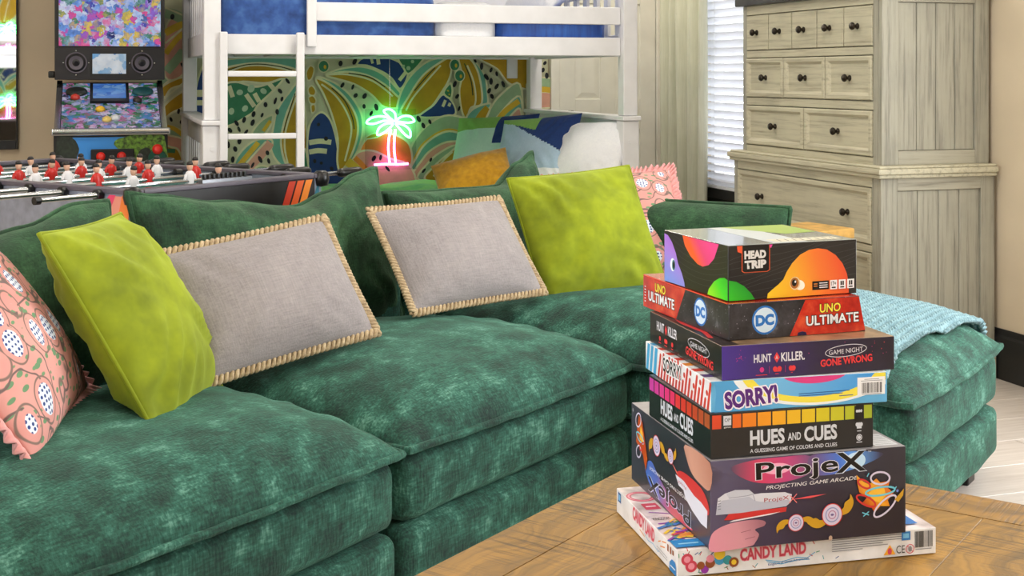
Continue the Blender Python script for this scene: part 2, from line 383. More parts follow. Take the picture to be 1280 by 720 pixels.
side_wall('wall_left', x0 - WT, x0, [(-1.0, 2.2, .2, 2.25)])
def baseboard(name, a, b):
    q = [(0, 0), (0, .165), (.006, .175), (.009, .19), (.013, .197), (b[0] - a[0], .197), (b[0] - a[0], 0)]
    return struct(MB().prism(q, lambda x, z, y: (a[0] + x, y, z), a[1], b[1]).build(name, 'black_paint'))
baseboard('baseboard_right', (x1 - .02, y0 + .02), (x1 - .0005, y1 - .03))
struct(MB().box(x0 + .02, 2.66, y1 - .02, y1 - .0005, 0, .17).build('baseboard_back', 'black_paint', bevel=.004))
def window(name, xw, sgn, ya, yb, za, zb, cols):
    w = struct(thing(name, None, None)); F = .05
    fr = MB(); xa, xb = sorted((xw + sgn * .05, xw + sgn * .11))
    fr.box(xa, xb, ya + .001, ya + F, za + .001, zb - .001); fr.box(xa, xb, yb - F, yb - .001, za + .001, zb - .001); fr.box(xa, xb, ya + F, yb - F, za + .001, za + F); fr.box(xa, xb, ya + F, yb - F, zb - F, zb - .001)
    fr.build('window_frame', 'white_paint', w)
    zm = (za + zb) / 2; MB().box(xa + .01, xb - .01, ya + F, yb - F, zm - .02, zm + .02).build('window_bar', 'white_paint', w)
    for k in range(1, cols):
        yc = ya + (yb - ya) * k / cols; MB().box(xa + .01, xb - .01, yc - .02, yc + .02, za + F, zb - F).build('window_bar', 'white_paint', w)
    for k in range(cols):
        p, q = ya + (yb - ya) * k / cols + .05, ya + (yb - ya) * (k + 1) / cols - .05
        for (zz0, zz1) in ((za + F, zm - .02), (zm + .02, zb - F)):
            MB().box(xw + sgn * .075, xw + sgn * .08, p, q, zz0, zz1).build('pane', 'glass', w)
    return w
w1 = window('window_1', x1, 1, 5.62, 6.86, .56, 2.2, 2); window('window_2', x1, 1, 1.4, 3.3, .55, 2.15, 2); window('added_fill_window', x0, -1, -1.0, 2.2, .2, 2.25, 3)  # the left window is unseen, added to hold the fill light
MB().box(x1 - .045, x1 + .04, 5.56, 6.92, .50, .555).build('window_sill', 'black_paint', w1, bevel=.006)
MB().box(x1 - .018, x1 - .001, 5.58, 6.90, .42, .499).build('apron', 'black_paint', w1, bevel=.003)
# venetian blind
vb = thing('venetian_blind', 'white horizontal slat blind hanging in the window beside the curtain', 'blind')
MB().box(x1 - .06, x1 - .005, 5.63, 6.85, 2.13, 2.19).build('head_rail', 'white_paint', vb)
ang = R(52); sl = None
for k in range(35):
    zz = .585 + k * .0445
    if sl is None:
        mb = MB(); n = 4
        for s in range(n + 1): pass
        prof = [((-.5 + i / 6) * .05, .004 * math.cos((i / 6 - .5) * 3.1)) for i in range(7)]
        rings = []
        for yy in (5.64, 6.84):
            up = [(p * math.cos(ang) - q * math.sin(ang), p * math.sin(ang) + q * math.cos(ang)) for p, q in prof]
            dn = [(p * math.cos(ang) - (q - .0025) * math.sin(ang), p * math.sin(ang) + (q - .0025) * math.cos(ang)) for p, q in prof[::-1]]
            rings.append([(-a, yy, b) for a, b in up + dn])
        sl = MB().loft(rings).build('slat', 'blind_white', vb); o = sl
    else: o = sl.copy(); C.objects.link(o)
    o.location = (x1 - .034, 0, zz)
MB().box(x1 - .05, x1 - .018, 5.64, 6.84, .558, .574).build('bottom_rail', 'white_paint', vb)
for yy in (5.85, 6.6): MB().tube([(x1 - .060, yy, .57), (x1 - .060, yy, 2.15)], .0012, 5).build('cord', 'white_paint', vb)
# curtain, hanging in folds beside the window
def cur(u, v):
    y = 6.59 + .60 * u; ph = u * 2 * math.pi * 4.6
    amp = .045 * (.75 + .25 * v); z = .03 + v * 2.4
    return (x1 - .11 - amp * math.sin(ph + .5 * math.sin(u * 9)) - .012 * math.sin(ph * 2.3), y + .012 * math.sin(z * 2 + u * 20), z)
tag(MB().grid(cur, 120, 12).build('curtain', 'curtain', smooth=True), 'pale sage curtain hanging in folds left of the blind', 'curtain')
so = bpy.data.objects['curtain'].modifiers.new('solid', 'SOLIDIFY'); so.thickness = .004
cr = thing('curtain_rod', 'dark curtain rod above the blind and curtain', 'curtain rod')
MB().tube([(x1 - .11, 5.4, 2.46), (x1 - .11, 7.46, 2.46)], .012, 10).build('rod', 'black_paint', cr)
for yy in (5.5, 7.42): MB().box(x1 - .118, x1 - .001, yy, yy + .02, 2.45, 2.47).build('bracket', 'black_paint', cr)
# six-panel door on the back wall
D0, D1 = 2.735, 3.385
dr = struct(thing('door_1', None, None)); DY = y1 - .035
mb = MB(); st = .105; cols = [(D0 + st, (D0 + D1) / 2 - .05), ((D0 + D1) / 2 + .05, D1 - st)]
zr = [(.2, .86), (1.055, 1.655), (1.76, 1.95)]
mb.box(D0, D1, DY + .012, y1 - .001, .01, 2.06)
xe = [D0, cols[0][0], cols[0][1], cols[1][0], cols[1][1], D1]
for a, b in ((0, 1), (2, 3), (4, 5)): mb.box(xe[a], xe[b], DY, DY + .0125, .01, 2.06)
ze = [.01] + [q for p in zr for q in p] + [2.06]
for (a, b) in cols:
    for k in range(0, len(ze), 2): mb.box(a, b, DY, DY + .0125, ze[k], ze[k + 1])
mb.build('door_leaf', 'door_white', dr, bevel=.003)
for (a, b) in cols:
    for (p, q) in zr:
        g = .03; rr = [[(a + i, DY + d, p + i), (b - i, DY + d, p + i), (b - i, DY + d, q - i), (a + i, DY + d, q - i)] for i, d in ((.004, .0125), (.012, .0105), (.04, .004), (.044, .004))]
        MB().loft(rr).build('door_panel', 'door_white', dr)
MB().lathe([(.0, 0), (.024, .0), (.026, .012), (.012, .02), (.012, .04), (.028, .055), (.026, .075), (0, .08)], 16, T4(D0 + .06, DY, .96) @ Matrix.Rotation(R(90), 4, 'X')).build('door_knob', 'dark_bronze', dr, smooth=True)
mb = MB(); mb.box(D0 - .06, D0 - .004, y1 - .05, y1 - .0005, 0, 2.07); mb.box(D0 - .06, x1 - .001, y1 - .05, y1 - .0005, 2.07, 2.14); mb.box(D1 + .004, x1 - .001, y1 - .05, y1 - .0005, 0, 2.07)
struct(mb.build('trim_1', 'door_white', bevel=.004))
# added ceiling fill lamps, out of view
lamps = None
LAMP_AT = ['the pinball machine', 'the ladder of the bunk bed', 'the white door and curtain', 'the football table', 'the chaise of the sofa', 'the near end of the coffee table', 'the floor right of the coffee table', 'the rear bunk bed', 'the open floor behind the camera']
for x, y in CEIL_LIGHTS:
    if lamps is None:
        lamps = thing('added_ceiling_lamp', 'added unseen ceiling fill lamp with frosted disc', 'lamp', group='added ceiling fill lamps')
        MB().lathe([(0, 0), (.24, 0), (.245, -.02), (.225, -.03), (0, -.03)], 32).build('fill_lamp_base', 'white_paint', lamps, smooth=False)
        MB().lathe([(0, -.031), (.215, -.031), (.205, -.06), (.12, -.08), (0, -.085)], 32).build('diffuser', 'fill_lamp_glow', lamps, smooth=True); o = lamps
    else: o = copy_tree(lamps)
    o.location = (x, y, zc - .001)
    o['label'] = 'added unseen ceiling fill lamp above ' + LAMP_AT[CEIL_LIGHTS.index((x, y))]
# ------------------------------------------------------------------ mural on the back wall
MC = dict(ochre=(196, 156, 30), teal=(118, 186, 164), sage=(158, 190, 150), navy=(30, 66, 132), green=(64, 136, 98), cream=(232, 230, 190), pink=(228, 172, 150), orange=(234, 146, 56), yellow=(226, 190, 60), black=(30, 34, 40), mint=(186, 214, 180), dark=(58, 74, 40))
for k, c in MC.items(): plain('mural_' + k, c, .75, var=.06, scale=14)
WB = Face(wall_back, (0, y1, 0), (1, 0, 0), (0, 0, 1), 1, 1, .0002)
WB.rects([(.17, 2.672, .172, zc - .002)], 'mural_ground', 'mural_ground')
def m7(p): return [on_back(400 + x / 4.267, 70 + y / 4.267) for x, y in p]
def m6(p): return [on_back(200 + x / 4.236, 60 + y / 4.236) for x, y in p]
def m4(p): return [on_back(200 + x / 3.13, y / 3.13) for x, y in p]
def shape(fn, pts, c, line=.012, name='mural_leaf'):
    w = fn(pts); WB.poly(w, 'mural_' + c, name, smooth=5)
    if line: WB.lines([[tuple(p) for p in spline(w, 5)]], line, 'mural_cream', 'mural_outline', closed=True)
def stroke(fn, pts, c='cream', w=.011): WB.lines([[tuple(p) for p in spline(fn(pts), 5, False)]], w, 'mural_' + c, 'mural_stroke')
def dots(fn, pts, c='black', rx=.0105, ry=.020):
    k = WB.nk(None)
    for x, y in pts:
        a, b = fn([(x, y)])[0]; WB.ell(a, b, rx * random.uniform(.7, 1.2), ry * random.uniform(.7, 1.15), 'mural_' + c, 'mural_dot', k, random.uniform(-.7, .7), 10)
# left of the ladder (zoomed tracing of the wall)
shape(m6, [(350, 60), (740, 55), (735, 120), (640, 95), (540, 80), (440, 95), (350, 125)], 'teal')
shape(m6, [(340, 115), (430, 88), (540, 80), (640, 92), (740, 122), (735, 150), (640, 165), (560, 186), (440, 178), (340, 192)], 'ochre')
stroke(m6, [(350, 130), (440, 98), (540, 92), (640, 108), (725, 130)])
stroke(m6, [(360, 118), (450, 90), (540, 86), (640, 100), (700, 118)], 'dark', .006)
shape(m6, [(335, 215), (400, 180), (500, 205), (570, 190), (650, 162), (610, 215), (520, 300), (480, 350), (335, 410)], 'green')
for a, b in (((365, 200), (385, 260)), ((455, 245), (500, 310)), ((500, 240), (525, 285)), ((575, 185), (610, 225))): stroke(m6, [a, b], 'cream', .026)
dots(m6, [(422, 235), (378, 335), (450, 320), (548, 228), (482, 215)], 'mint', .022, .022)
shape(m6, [(740, 190), (680, 240), (620, 330), (600, 420), (585, 520), (620, 600), (690, 650), (760, 660), (770, 400)], 'teal')
shape(m6, [(745, 215), (690, 300), (655, 400), (640, 500), (660, 600), (700, 650), (770, 650), (775, 420)], 'ochre')
stroke(m6, [(722, 260), (690, 350), (665, 440), (660, 530), (680, 630)]); stroke(m6, [(715, 240), (680, 350), (655, 440)], 'dark', .006)
shape(m6, [(485, 455), (530, 390), (592, 355), (592, 395), (560, 450), (520, 470)], 'sage', .012); stroke(m6, [(545, 440), (585, 385)], 'yellow', .02)
shape(m6, [(395, 630), (420, 560), (500, 490), (592, 488), (570, 560), (470, 640)], 'teal'); stroke(m6, [(420, 620), (470, 560), (520, 500)], 'yellow', .03); stroke(m6, [(470, 630), (530, 570), (585, 500)], 'pink', .05); stroke(m6, [(440, 630), (500, 560), (560, 495)])
dots(m6, [(675, 175), (635, 228), (610, 280), (645, 270), (558, 300), (620, 338), (540, 355), (495, 350), (445, 380), (490, 395), (405, 398), (370, 435), (418, 430), (455, 445), (360, 512), (398, 535), (385, 590), (420, 490), (568, 555), (530, 590), (575, 598), (490, 620)])
shape(m6, [(500, 640), (540, 622), (600, 640), (610, 680), (500, 690)], 'sage')
# strip left of the bunk
shape(m6, [(5, 215), (60, 175), (140, 150), (140, 190), (60, 215), (20, 270)], 'ochre'); shape(m6, [(5, 330), (60, 270), (140, 225), (140, 300), (60, 345), (5, 390)], 'ochre')
stroke(m6, [(10, 260), (40, 252), (130, 180)]); shape(m6, [(-10, 160), (60, 140), (140, 130), (140, 150), (50, 172), (0, 210)], 'sage', .01)
dots(m6, [(58, 378), (98, 335), (115, 392), (122, 95)])
shape(m6, [(0, 420), (70, 415), (140, 460), (140, 490), (60, 470), (0, 470)], 'sage'); shape(m6, [(0, 470), (60, 465), (140, 500), (140, 620), (80, 570), (0, 560)], 'pink', .01); shape(m6, [(0, 520), (60, 525), (100, 545), (120, 640), (0, 660)], 'ochre')
stroke(m6, [(10, 415), (70, 425), (130, 470)], 'yellow', .024); stroke(m6, [(0, 540), (80, 545)], 'green', .024)
shape(m4, [(20, 120), (60, 60), (88, 90), (95, 200), (90, 290), (20, 300)], 'pink', .01); stroke(m4, [(20, 50), (60, 60), (95, 80)], 'sage', .06); stroke(m4, [(20, 130), (55, 110), (90, 95)], 'yellow', .04); stroke(m4, [(22, 210), (60, 160), (90, 130)], 'yellow', .03); stroke(m4, [(25, 280), (60, 240), (92, 200)], 'sage', .05); stroke(m4, [(20, 170), (90, 110)]); stroke(m4, [(20, 30), (90, 60)])
dots(m4, [(48, 66), (90, 258)])
shape(m6, [(190, 210), (232, 80), (260, 90), (300, 350), (190, 360)], 'navy'); stroke(m6, [(185, 240), (235, 240)], 'cream', .04); stroke(m6, [(185, 290), (235, 290)], 'cream', .03)
# right of the ladder
shape(m7, [(-70, 470), (-55, 360), (0, 300), (50, 335), (80, 420), (100, 530), (130, 610), (150, 690), (-60, 690), (-65, 560)], 'navy')
for a, b in (((-60, 462), (58, 460)), ((-60, 512), (35, 508))): stroke(m7, [a, ((a[0] + b[0]) / 2, a[1] - 8), b], 'cream', .03)
dots(m7, [(-10, 365), (-30, 560), (5, 570), (60, 600), (30, 440)], 'black', .012, .014)
shape(m7, [(-90, 500), (-70, 540), (-60, 690), (-110, 690)], 'green', .01)
shape(m7, [(-25, 120), (60, 135), (150, 200), (215, 300), (225, 400), (200, 500), (150, 580), (108, 615), (100, 500), (60, 260)], 'teal')
shape(m7, [(-25, 122), (40, 145), (130, 220), (190, 320), (198, 420), (160, 540), (108, 612), (90, 560), (92, 440), (60, 310), (15, 200)], 'ochre')
stroke(m7, [(5, 150), (80, 210), (140, 300), (165, 400), (130, 560)]); stroke(m7, [(60, 170), (130, 240), (170, 330), (180, 390)], 'dark', .007)
shape(m7, [(28, 100), (120, 66), (230, 58), (330, 95), (400, 165), (436, 215), (415, 260), (330, 150), (200, 90)], 'teal')
shape(m7, [(30, 104), (130, 84), (240, 100), (340, 150), (400, 205), (430, 235), (425, 275), (340, 272), (270, 205), (180, 150), (80, 120)], 'ochre')
stroke(m7, [(40, 100), (140, 98), (260, 125), (340, 175), (385, 215)]); stroke(m7, [(150, 92), (260, 112), (345, 165)], 'dark', .007)
shape(m7, [(195, 45), (230, 10), (340, 5), (430, 40), (465, 100), (425, 175), (380, 120), (330, 85), (250, 52)], 'navy'); stroke(m7, [(305, 10), (310, 45)], 'cream', .022); stroke(m7, [(455, 85), (420, 130)], 'cream', .022); stroke(m7, [(270, 12), (278, 40)], 'cream', .016)
shape(m7, [(420, 10), (540, 5), (530, 40), (470, 95), (440, 60)], 'green', .012); dots(m7, [(440, 55), (468, 65), (490, 30)], 'mint', .012, .012)
shape(m7, [(405, 300), (430, 190), (490, 95), (580, 25), (690, 5), (690, 40), (600, 80), (500, 200), (440, 300)], 'teal')
shape(m7, [(425, 305), (470, 215), (540, 110), (620, 45), (695, 12), (690, 110), (640, 200), (580, 280), (500, 320)], 'ochre')
stroke(m7, [(455, 290), (490, 225), (560, 140), (640, 50)]); stroke(m7, [(500, 185), (560, 115), (610, 62)], 'dark', .007)
shape(m7, [(527, 322), (600, 262), (652, 205), (705, 250), (716, 310), (640, 325)], 'navy'); stroke(m7, [(650, 270), (665, 235)], 'cream', .018); stroke(m7, [(682, 268), (690, 250)], 'cream', .018)
shape(m7, [(655, 195), (690, 145), (702, 185), (690, 225)], 'green', .012); dots(m7, [(678, 185), (685, 205)], 'yellow', .007, .007)
shape(m7, [(800, 10), (870, 95), (888, 190), (888, 262), (850, 275), (845, 130)], 'teal'); shape(m7, [(735, 5), (800, 20), (845, 110), (858, 250), (800, 275), (778, 335), (752, 295), (738, 190), (752, 100)], 'ochre')
stroke(m7, [(780, 50), (815, 140), (825, 240), (800, 300)]); stroke(m7, [(765, 40), (800, 130), (810, 210)], 'dark', .007)
shape(m7, [(850, 5), (1150, 0), (1150, 170), (1010, 150), (940, 70)], 'ochre')
shape(m7, [(775, 335), (815, 280), (895, 252), (902, 272), (860, 310), (830, 362)], 'teal'); stroke(m7, [(830, 365), (860, 320), (895, 280)], 'ochre', .06)
shape(m7, [(885, 380), (895, 300), (950, 215), (1060, 150), (1060, 400)], 'sage'); shape(m7, [(915, 380), (960, 300), (1060, 215), (1060, 400)], 'teal', .012); shape(m7, [(945, 395), (1000, 330), (1060, 280), (1060, 400)], 'pink', .012); stroke(m7, [(925, 375), (975, 300), (1055, 240)], 'yellow', .035)
shape(m7, [(455, 660), (475, 500), (550, 385), (660, 318), (770, 335), (840, 395), (860, 660)], 'sage'); shape(m7, [(480, 660), (510, 510), (580, 430), (680, 385), (780, 420), (830, 500), (830, 660)], 'yellow', 0); shape(m7, [(488, 660), (520, 520), (590, 440), (685, 400), (775, 435), (820, 520), (820, 660)], 'teal'); shape(m7, [(500, 660), (545, 545), (610, 485), (690, 455), (770, 480), (800, 660)], 'pink', .012); shape(m7, [(525, 660), (570, 570), (640, 510), (720, 475), (770, 520), (790, 660)], 'sage', .012); shape(m7, [(560, 660), (600, 590), (680, 520), (740, 490), (770, 660)], 'ochre'); stroke(m7, [(600, 640), (640, 570), (700, 510)]); dots(m7, [(585, 552), (548, 610)])
shape(m7, [(205, 520), (240, 445), (330, 410), (420, 430), (475, 480), (475, 580), (350, 545), (260, 510)], 'orange'); shape(m7, [(235, 440), (270, 415), (330, 405), (300, 432)], 'ochre', .008)
shape(m7, [(160, 700), (170, 560), (205, 510), (280, 505), (370, 545), (475, 585), (480, 700)], 'pink'); stroke(m7, [(140, 560), (200, 610), (260, 690)], 'yellow', .05); stroke(m7, [(180, 540), (230, 590), (290, 680)], 'orange', .03); dots(m7, [(282, 545), (318, 540), (355, 600)])
dots(m7, [(115, 155), (170, 165), (185, 210), (233, 213), (230, 268), (295, 272), (268, 305), (545, 370), (580, 350), (520, 335), (712, 150), (725, 215), (735, 280), (855, 55), (880, 112), (905, 75), (935, 95), (905, 135), (935, 162), (970, 150), (895, 185), (910, 215), (105, 40), (180, 30), (820, 25)])
for x, y in ((712, 48), (738, 105), (15, 55)):
    a, b = m7([(x, y)])[0]; WB.ell(a, b, .034, .038, 'mural_cream', 'mural_berry'); WB.ell(a, b, .028, .032, 'mural_green', 'mural_berry'); WB.ell(a + .008, b - .004, .008, .012, 'mural_yellow', 'mural_berry')
shape(m6, [(770, 130), (790, 95), (812, 110), (800, 160), (778, 170)], 'ochre', .008); shape(m6, [(780, 215), (800, 200), (820, 225), (812, 250), (786, 245)], 'ochre', .008); shape(m6, [(782, 262), (805, 252), (822, 275), (815, 295), (790, 290)], 'ochre', .008); shape(m6, [(795, 305), (815, 300), (818, 330), (800, 342)], 'ochre', .008)
# beside the door
shape(m7, [(1105, 130), (1180, 115), (1240, 130), (1240, 190), (1105, 185)], 'sage', .01); shape(m7, [(1100, 205), (1170, 192), (1240, 205), (1240, 270), (1100, 270)], 'pink', .01); stroke(m7, [(1100, 188), (1180, 178), (1235, 185)], 'yellow', .035); dots(m7, [(1125, 25), (1160, 60), (1190, 38), (1200, 105), (1158, 112), (1180, 75)])
# the painting goes on above and below the bunk
for cx, cz, a, s in ((.6, 2.1, .5, 1.), (1.1, 2.35, -.6, .9), (1.65, 2.15, .3, 1.1), (2.2, 2.3, -.4, 1.), (2.45, 1.75, .2, .7), (.45, .5, .9, .7), (.95, .45, -.8, .8), (1.5, .4, .6, .8), (2.1, .42, -.5, .9)):
    loc = lambda x, z: (cx + s * (x * math.cos(a) - z * math.sin(a)), cz + s * (x * math.sin(a) + z * math.cos(a)))
    idf = lambda p: [loc(x, z) for x, z in p]
    shape(idf, [(0, -.26), (.13, -.1), (.12, .1), (0, .28), (-.12, .1), (-.13, -.1)], 'teal'); shape(idf, [(.01, -.26), (.1, -.1), (.08, .1), (0, .26), (-.1, .1), (-.11, -.1)], 'ochre', .01); stroke(idf, [(0, -.22), (.02, 0), (0, .22)])
mural = [c for c in wall_back.children]
# wall plate above the neon sign's corner
wp = MB(); a = on_back(632, 73); b = on_back(645, 98); wp.box(a[0], b[0], y1 - .035, y1 - .02, b[1], a[1])
tag(wp.build('wall_plate', 'white_paint', bevel=.004), 'small white control box on the painted wall beside the bunk', 'control box')
# framed mirror at the left, hung on the beige wall
mi = thing('wall_mirror', 'tall dark-framed mirror hung on the beige wall left of the pinball machine', 'mirror')
MX0, MX1, MZ0, MZ1 = -1.35, -.405, .80, 2.25
MB().box(MX0 + .03, MX1 - .009, y1 - .03, y1 - .012, MZ0 + .03, MZ1 - .03).build('mirror_glass', 'mirror', mi)
fr = MB(); fr.box(MX0, MX0 + .03, y1 - .04, y1 - .002, MZ0, MZ1); fr.box(MX1 - .010, MX1, y1 - .034, y1 - .002, MZ0, MZ1); fr.box(MX0 + .03, MX1 - .010, y1 - .034, y1 - .002, MZ0, MZ0 + .05); fr.box(MX0 + .03, MX1 - .010, y1 - .034, y1 - .002, MZ1 - .03, MZ1); fr.build('mirror_frame', 'black_paint', mi, bevel=.003)
# ------------------------------------------------------------------ sectional sofa
def nz(x, y, z, s=1.0): return noise.noise(Vector((x * s, y * s, z * s)))
def rbox(s0, s1, t0, t1, z0, z1, r=.04, puff=.012, n=14, seed=0):
    """upholstered block: rounded box with a slightly puffed surface"""
    mb = MB(); cx, cy, cz = (s0 + s1) / 2, (t0 + t1) / 2, (z0 + z1) / 2; hx, hy, hz = (s1 - s0) / 2, (t1 - t0) / 2, (z1 - z0) / 2
    def P(p):
        q = []
        for v, h in zip(p, (hx, hy, hz)): q.append(max(-(h - r), min(h - r, v * h)))
        d = Vector([v * h - w for v, h, w in zip(p, (hx, hy, hz), q)])
        if d.length > 1e-9: d = d.normalized() * r
        w = Vector(q) + d; a = [1 - abs(v) ** 4 for v in p]
        w.x += math.copysign(puff * a[1] * a[2], p[0]) * (abs(p[0]) > .999); w.y += math.copysign(puff * a[0] * a[2], p[1]) * (abs(p[1]) > .999); w.z += math.copysign(puff * a[0] * a[1], p[2]) * (abs(p[2]) > .999)
        k = .004 * nz(w.x + seed, w.y, w.z, 9); return (cx + w.x + k, cy + w.y + k, cz + w.z + k)
    for ax in range(3):
        for sg in (-1, 1):
            def fn(u, v, ax=ax, sg=sg):
                # denser samples near the rounded edges
                e = lambda q: math.copysign(1 - (1 - abs(2 * q - 1)) ** 1.6, 2 * q - 1)
                a, b = e(u), e(v)
                if sg < 0: a = -a
                p = [0, 0, 0]; p[ax] = sg; p[(ax + 1) % 3] = a; p[(ax + 2) % 3] = b; return P(p)
            mb.grid(fn, n, n)
    return mb
def seat_z(x, y, crown): 
    e = 3.4; return crown * (max(0, 1 - abs(x) ** e) * max(0, 1 - abs(y) ** e)) ** .5
def seat_cushion(s0, s1, t0, t1, zs, crown, under, seed, parent, nu=56, nv=56, mat='green_chenille'):
    cx, cy, hx, hy = (s0 + s1) / 2, (t0 + t1) / 2, (s1 - s0) / 2, (t1 - t0) / 2
    w = lambda q: math.copysign(1 - (1 - abs(2 * q - 1)) ** 1.7, 2 * q - 1)
    def xy(x, y):
        px = .03 * (1 - y * y); py = .03 * (1 - x * x)
        return cx + x * (hx - .02 + px * .6), cy + y * (hy - .02 + py * .6)
    def top(u, v):
        x, y = w(u), w(v); X, Y = xy(x, y); ed = max(abs(x), abs(y))
        k = .010 * nz(X + seed, Y, 0, 3.5) + .006 * nz(X, Y + seed, 3, 11) * ed
        # gathers running in from the seam
        g = .006 * math.sin((X - Y) * 55 + 3 * nz(X, Y, seed, 6)) * (ed ** 6) * (1 - ed) * 8
        return X, Y, zs + seat_z(x, y, crown) + (k + g) * min(1, (1 - ed) * 10)
    def bot(u, v):
        x, y = w(1 - u), w(v); X, Y = xy(x, y); return X, Y, zs - seat_z(x, y, under)
    MBo = MB().grid(top, nu, nv).grid(bot, nu, nv); o = MBo.build('seat_cushion', mat, parent, smooth=True, weld=True)
    ring = []
    for k in range(160):
        q = k / 40; sd = int(q); f = (q - sd) * 2 - 1
        x, y = [(f, -1), (1, f), (-f, 1), (-1, -f)][sd]; X, Y = xy(x, y); ring.append((X, Y, zs + .004 * nz(X, Y, seed, 14)))
    MB().tube(ring, .009, 7, True).build('piping', mat, o, smooth=True)
    return o
sofa = thing('sectional_sofa', 'green chenille sectional sofa with loose cushions and a chaise at its right end', 'sofa', M=SOFA)
ZS = .40
CROWN = (.125, .125, .135)
UN = [(-1.04, -.004, 0), (.004, 1.0, 0), (1.012, 1.85, -.77)]
for i, (a, b, t0) in enumerate(UN):
    rbox(a, b, t0 + .0, .99, .07, .228, .035, .008, seed=i * 3).build('lower_base', 'green_chenille', sofa, smooth=True, weld=True)
    rbox(a + .002, b - .002, t0 + .0, .99, .23, .392, .045, .010, seed=i * 5 + 1).build('upper_base', 'green_chenille', sofa, smooth=True, weld=True)
    rbox(a + .01, b - .01, .80, 1.0, .38, .70, .05, .01, seed=i + 9).build('back_frame', 'green_chenille', sofa, smooth=True, weld=True)
    seat_cushion(a - .012 * (i > 0) - .03 * (i == 2), b + .012, t0 - .03, .80, ZS, CROWN[i], .02, i * 7.3, sofa, nv=56 if i < 2 else 90)
for a, b in ((-1.29, -1.05), (1.875, 2.12)):
    rbox(a, b, -.05, 1.0, .07, .60, .05, .01).build('arm', 'green_chenille', sofa, smooth=True, weld=True)
def pil(w, h, T, n=30, pinch=.05, wr=.004, seed=0, ex=2.4, pw=.62, flat=.0):
    """loose pillow: x wide, z high, front towards -y, seam in the plane y = 0"""
    wv = lambda q: math.copysign(1 - (1 - abs(2 * q - 1)) ** 1.5, 2 * q - 1)
    def P(x, y, sg):
        X = x * w / 2 * (1 - pinch * (1 - y * y)); Z = y * h / 2 * (1 - pinch * (1 - x * x))
        t = T / 2 * (max(0, 1 - abs(x) ** ex) * max(0, 1 - abs(y) ** ex)) ** pw
        ed = max(abs(x), abs(y)); c = (abs(x * y)) ** .7
        k = wr * nz(X + seed, Z, seed * 1.7 + sg, 9) + wr * .7 * math.sin((abs(X) * 1.0 - abs(Z) * .8) * 75 + 5 * nz(X, Z, seed, 7)) * c * (1 - ed) * 5
        k += wr * .8 * math.sin((X if abs(y) > abs(x) else Z) * 85 + 6 * nz(X + seed, Z, 2, 8)) * max(0, ed - .45) * (1 - ed) * 5
        return X, sg * (t + k * min(1, (1 - ed) * 9)), Z
    return MB().grid(lambda u, v: P(wv(u), wv(v), -1), n, n).grid(lambda u, v: P(wv(1 - u), wv(v), 1), n, n)
def rim(w, h, pinch, n=60, out=0.):
    pts = []
    for k in range(4 * n):
        q = k / n; sd = int(q); f = (q - sd) * 2 - 1
        x, y = [(f, -1), (1, f), (-f, 1), (-1, -f)][sd]
        X = x * (w / 2 * (1 - pinch * (1 - y * y)) + out); Z = y * (h / 2 * (1 - pinch * (1 - x * x)) + out); pts.append((X, 0, Z))
    return pts
def frame(c, yaw, lean, roll):
    cy, sy = math.cos(yaw), math.sin(yaw); X = Vector((cy, sy, 0)); N = Vector((sy, -cy, 0)); U = Vector((0, 0, math.cos(lean))) - N * math.sin(lean)
    X2 = X * math.cos(roll) + U * math.sin(roll); U2 = U * math.cos(roll) - X * math.sin(roll); Y2 = -X2.cross(U2)
    return Matrix(((X2.x, Y2.x, U2.x, c[0]), (X2.y, Y2.y, U2.y, c[1]), (X2.z, Y2.z, U2.z, c[2]), (0, 0, 0, 1)))
def lerp_tab(tab, f):
    for (a, va), (b, vb) in zip(tab, tab[1:]):
        if f <= b: q = (f - a) / (b - a); q = q * q * (3 - 2 * q); return va + (vb - va) * q
    return tab[-1][1]
def back_cushion(c, w, h, yaw, lean, roll, seed, sag):
    dz = lambda v: (v[0], v[1] - .25 * lerp_tab(sag, v[0] / w + .5) * max(0, v[2] / h + .5) ** 2 * (v[1] < 0), v[2] - lerp_tab(sag, v[0] / w + .5) * max(0, v[2] / h + .5) ** 2)
    mb = pil(w, h, .25, 44, .035, .013, seed, 2.8, .55); mb.v = [dz(v) for v in mb.v]
    o = mb.build('back_cushion', 'green_back', sofa, smooth=True, weld=True, M=frame(c, R(yaw), R(lean), R(roll)))
    MB().tube([dz(p) for p in rim(w, h, .035)], .008, 7, True).build('piping', 'green_back', o, smooth=True)
back_cushion((-.535, .86, .665), .98, .46, 0, 12, 2, 1.3, [(0, .09), (.5, .085), (.75, .05), (.9, .015), (1, .02)])
back_cushion((.50, .87, .675), .97, .47, 0, 12, .5, 4.1, [(0, .0), (.08, .012), (.3, .045), (.6, .085), (.75, .055), (.9, .012), (1, .0)])
back_cushion((1.43, .87, .675), .85, .47, -2, 11, 1.5, 7.7, [(0, .07), (.3, .085), (.7, .10), (.88, .03), (1, .0)])
o = pil(1.06, .25, .26, 36, .02, .012, 3.3, 2.6, .5).build('arm_cushion', 'green_back', sofa, smooth=True, weld=True, M=frame((1.995, .475, .628), R(-90), 0, 0))
MB().tube(rim(1.06, .25, .02), .008, 7, True).build('piping', 'green_back', o, smooth=True)
for s, t in ((-.95, .08), (.92, .08), (1.10, -.68), (1.76, -.68), (1.76, .9), (.1, .9), (-.95, .9)): MB().box(s - .035, s + .035, t - .035, t + .035, 0, .075).build('foot', 'black_plastic', sofa, bevel=.005)
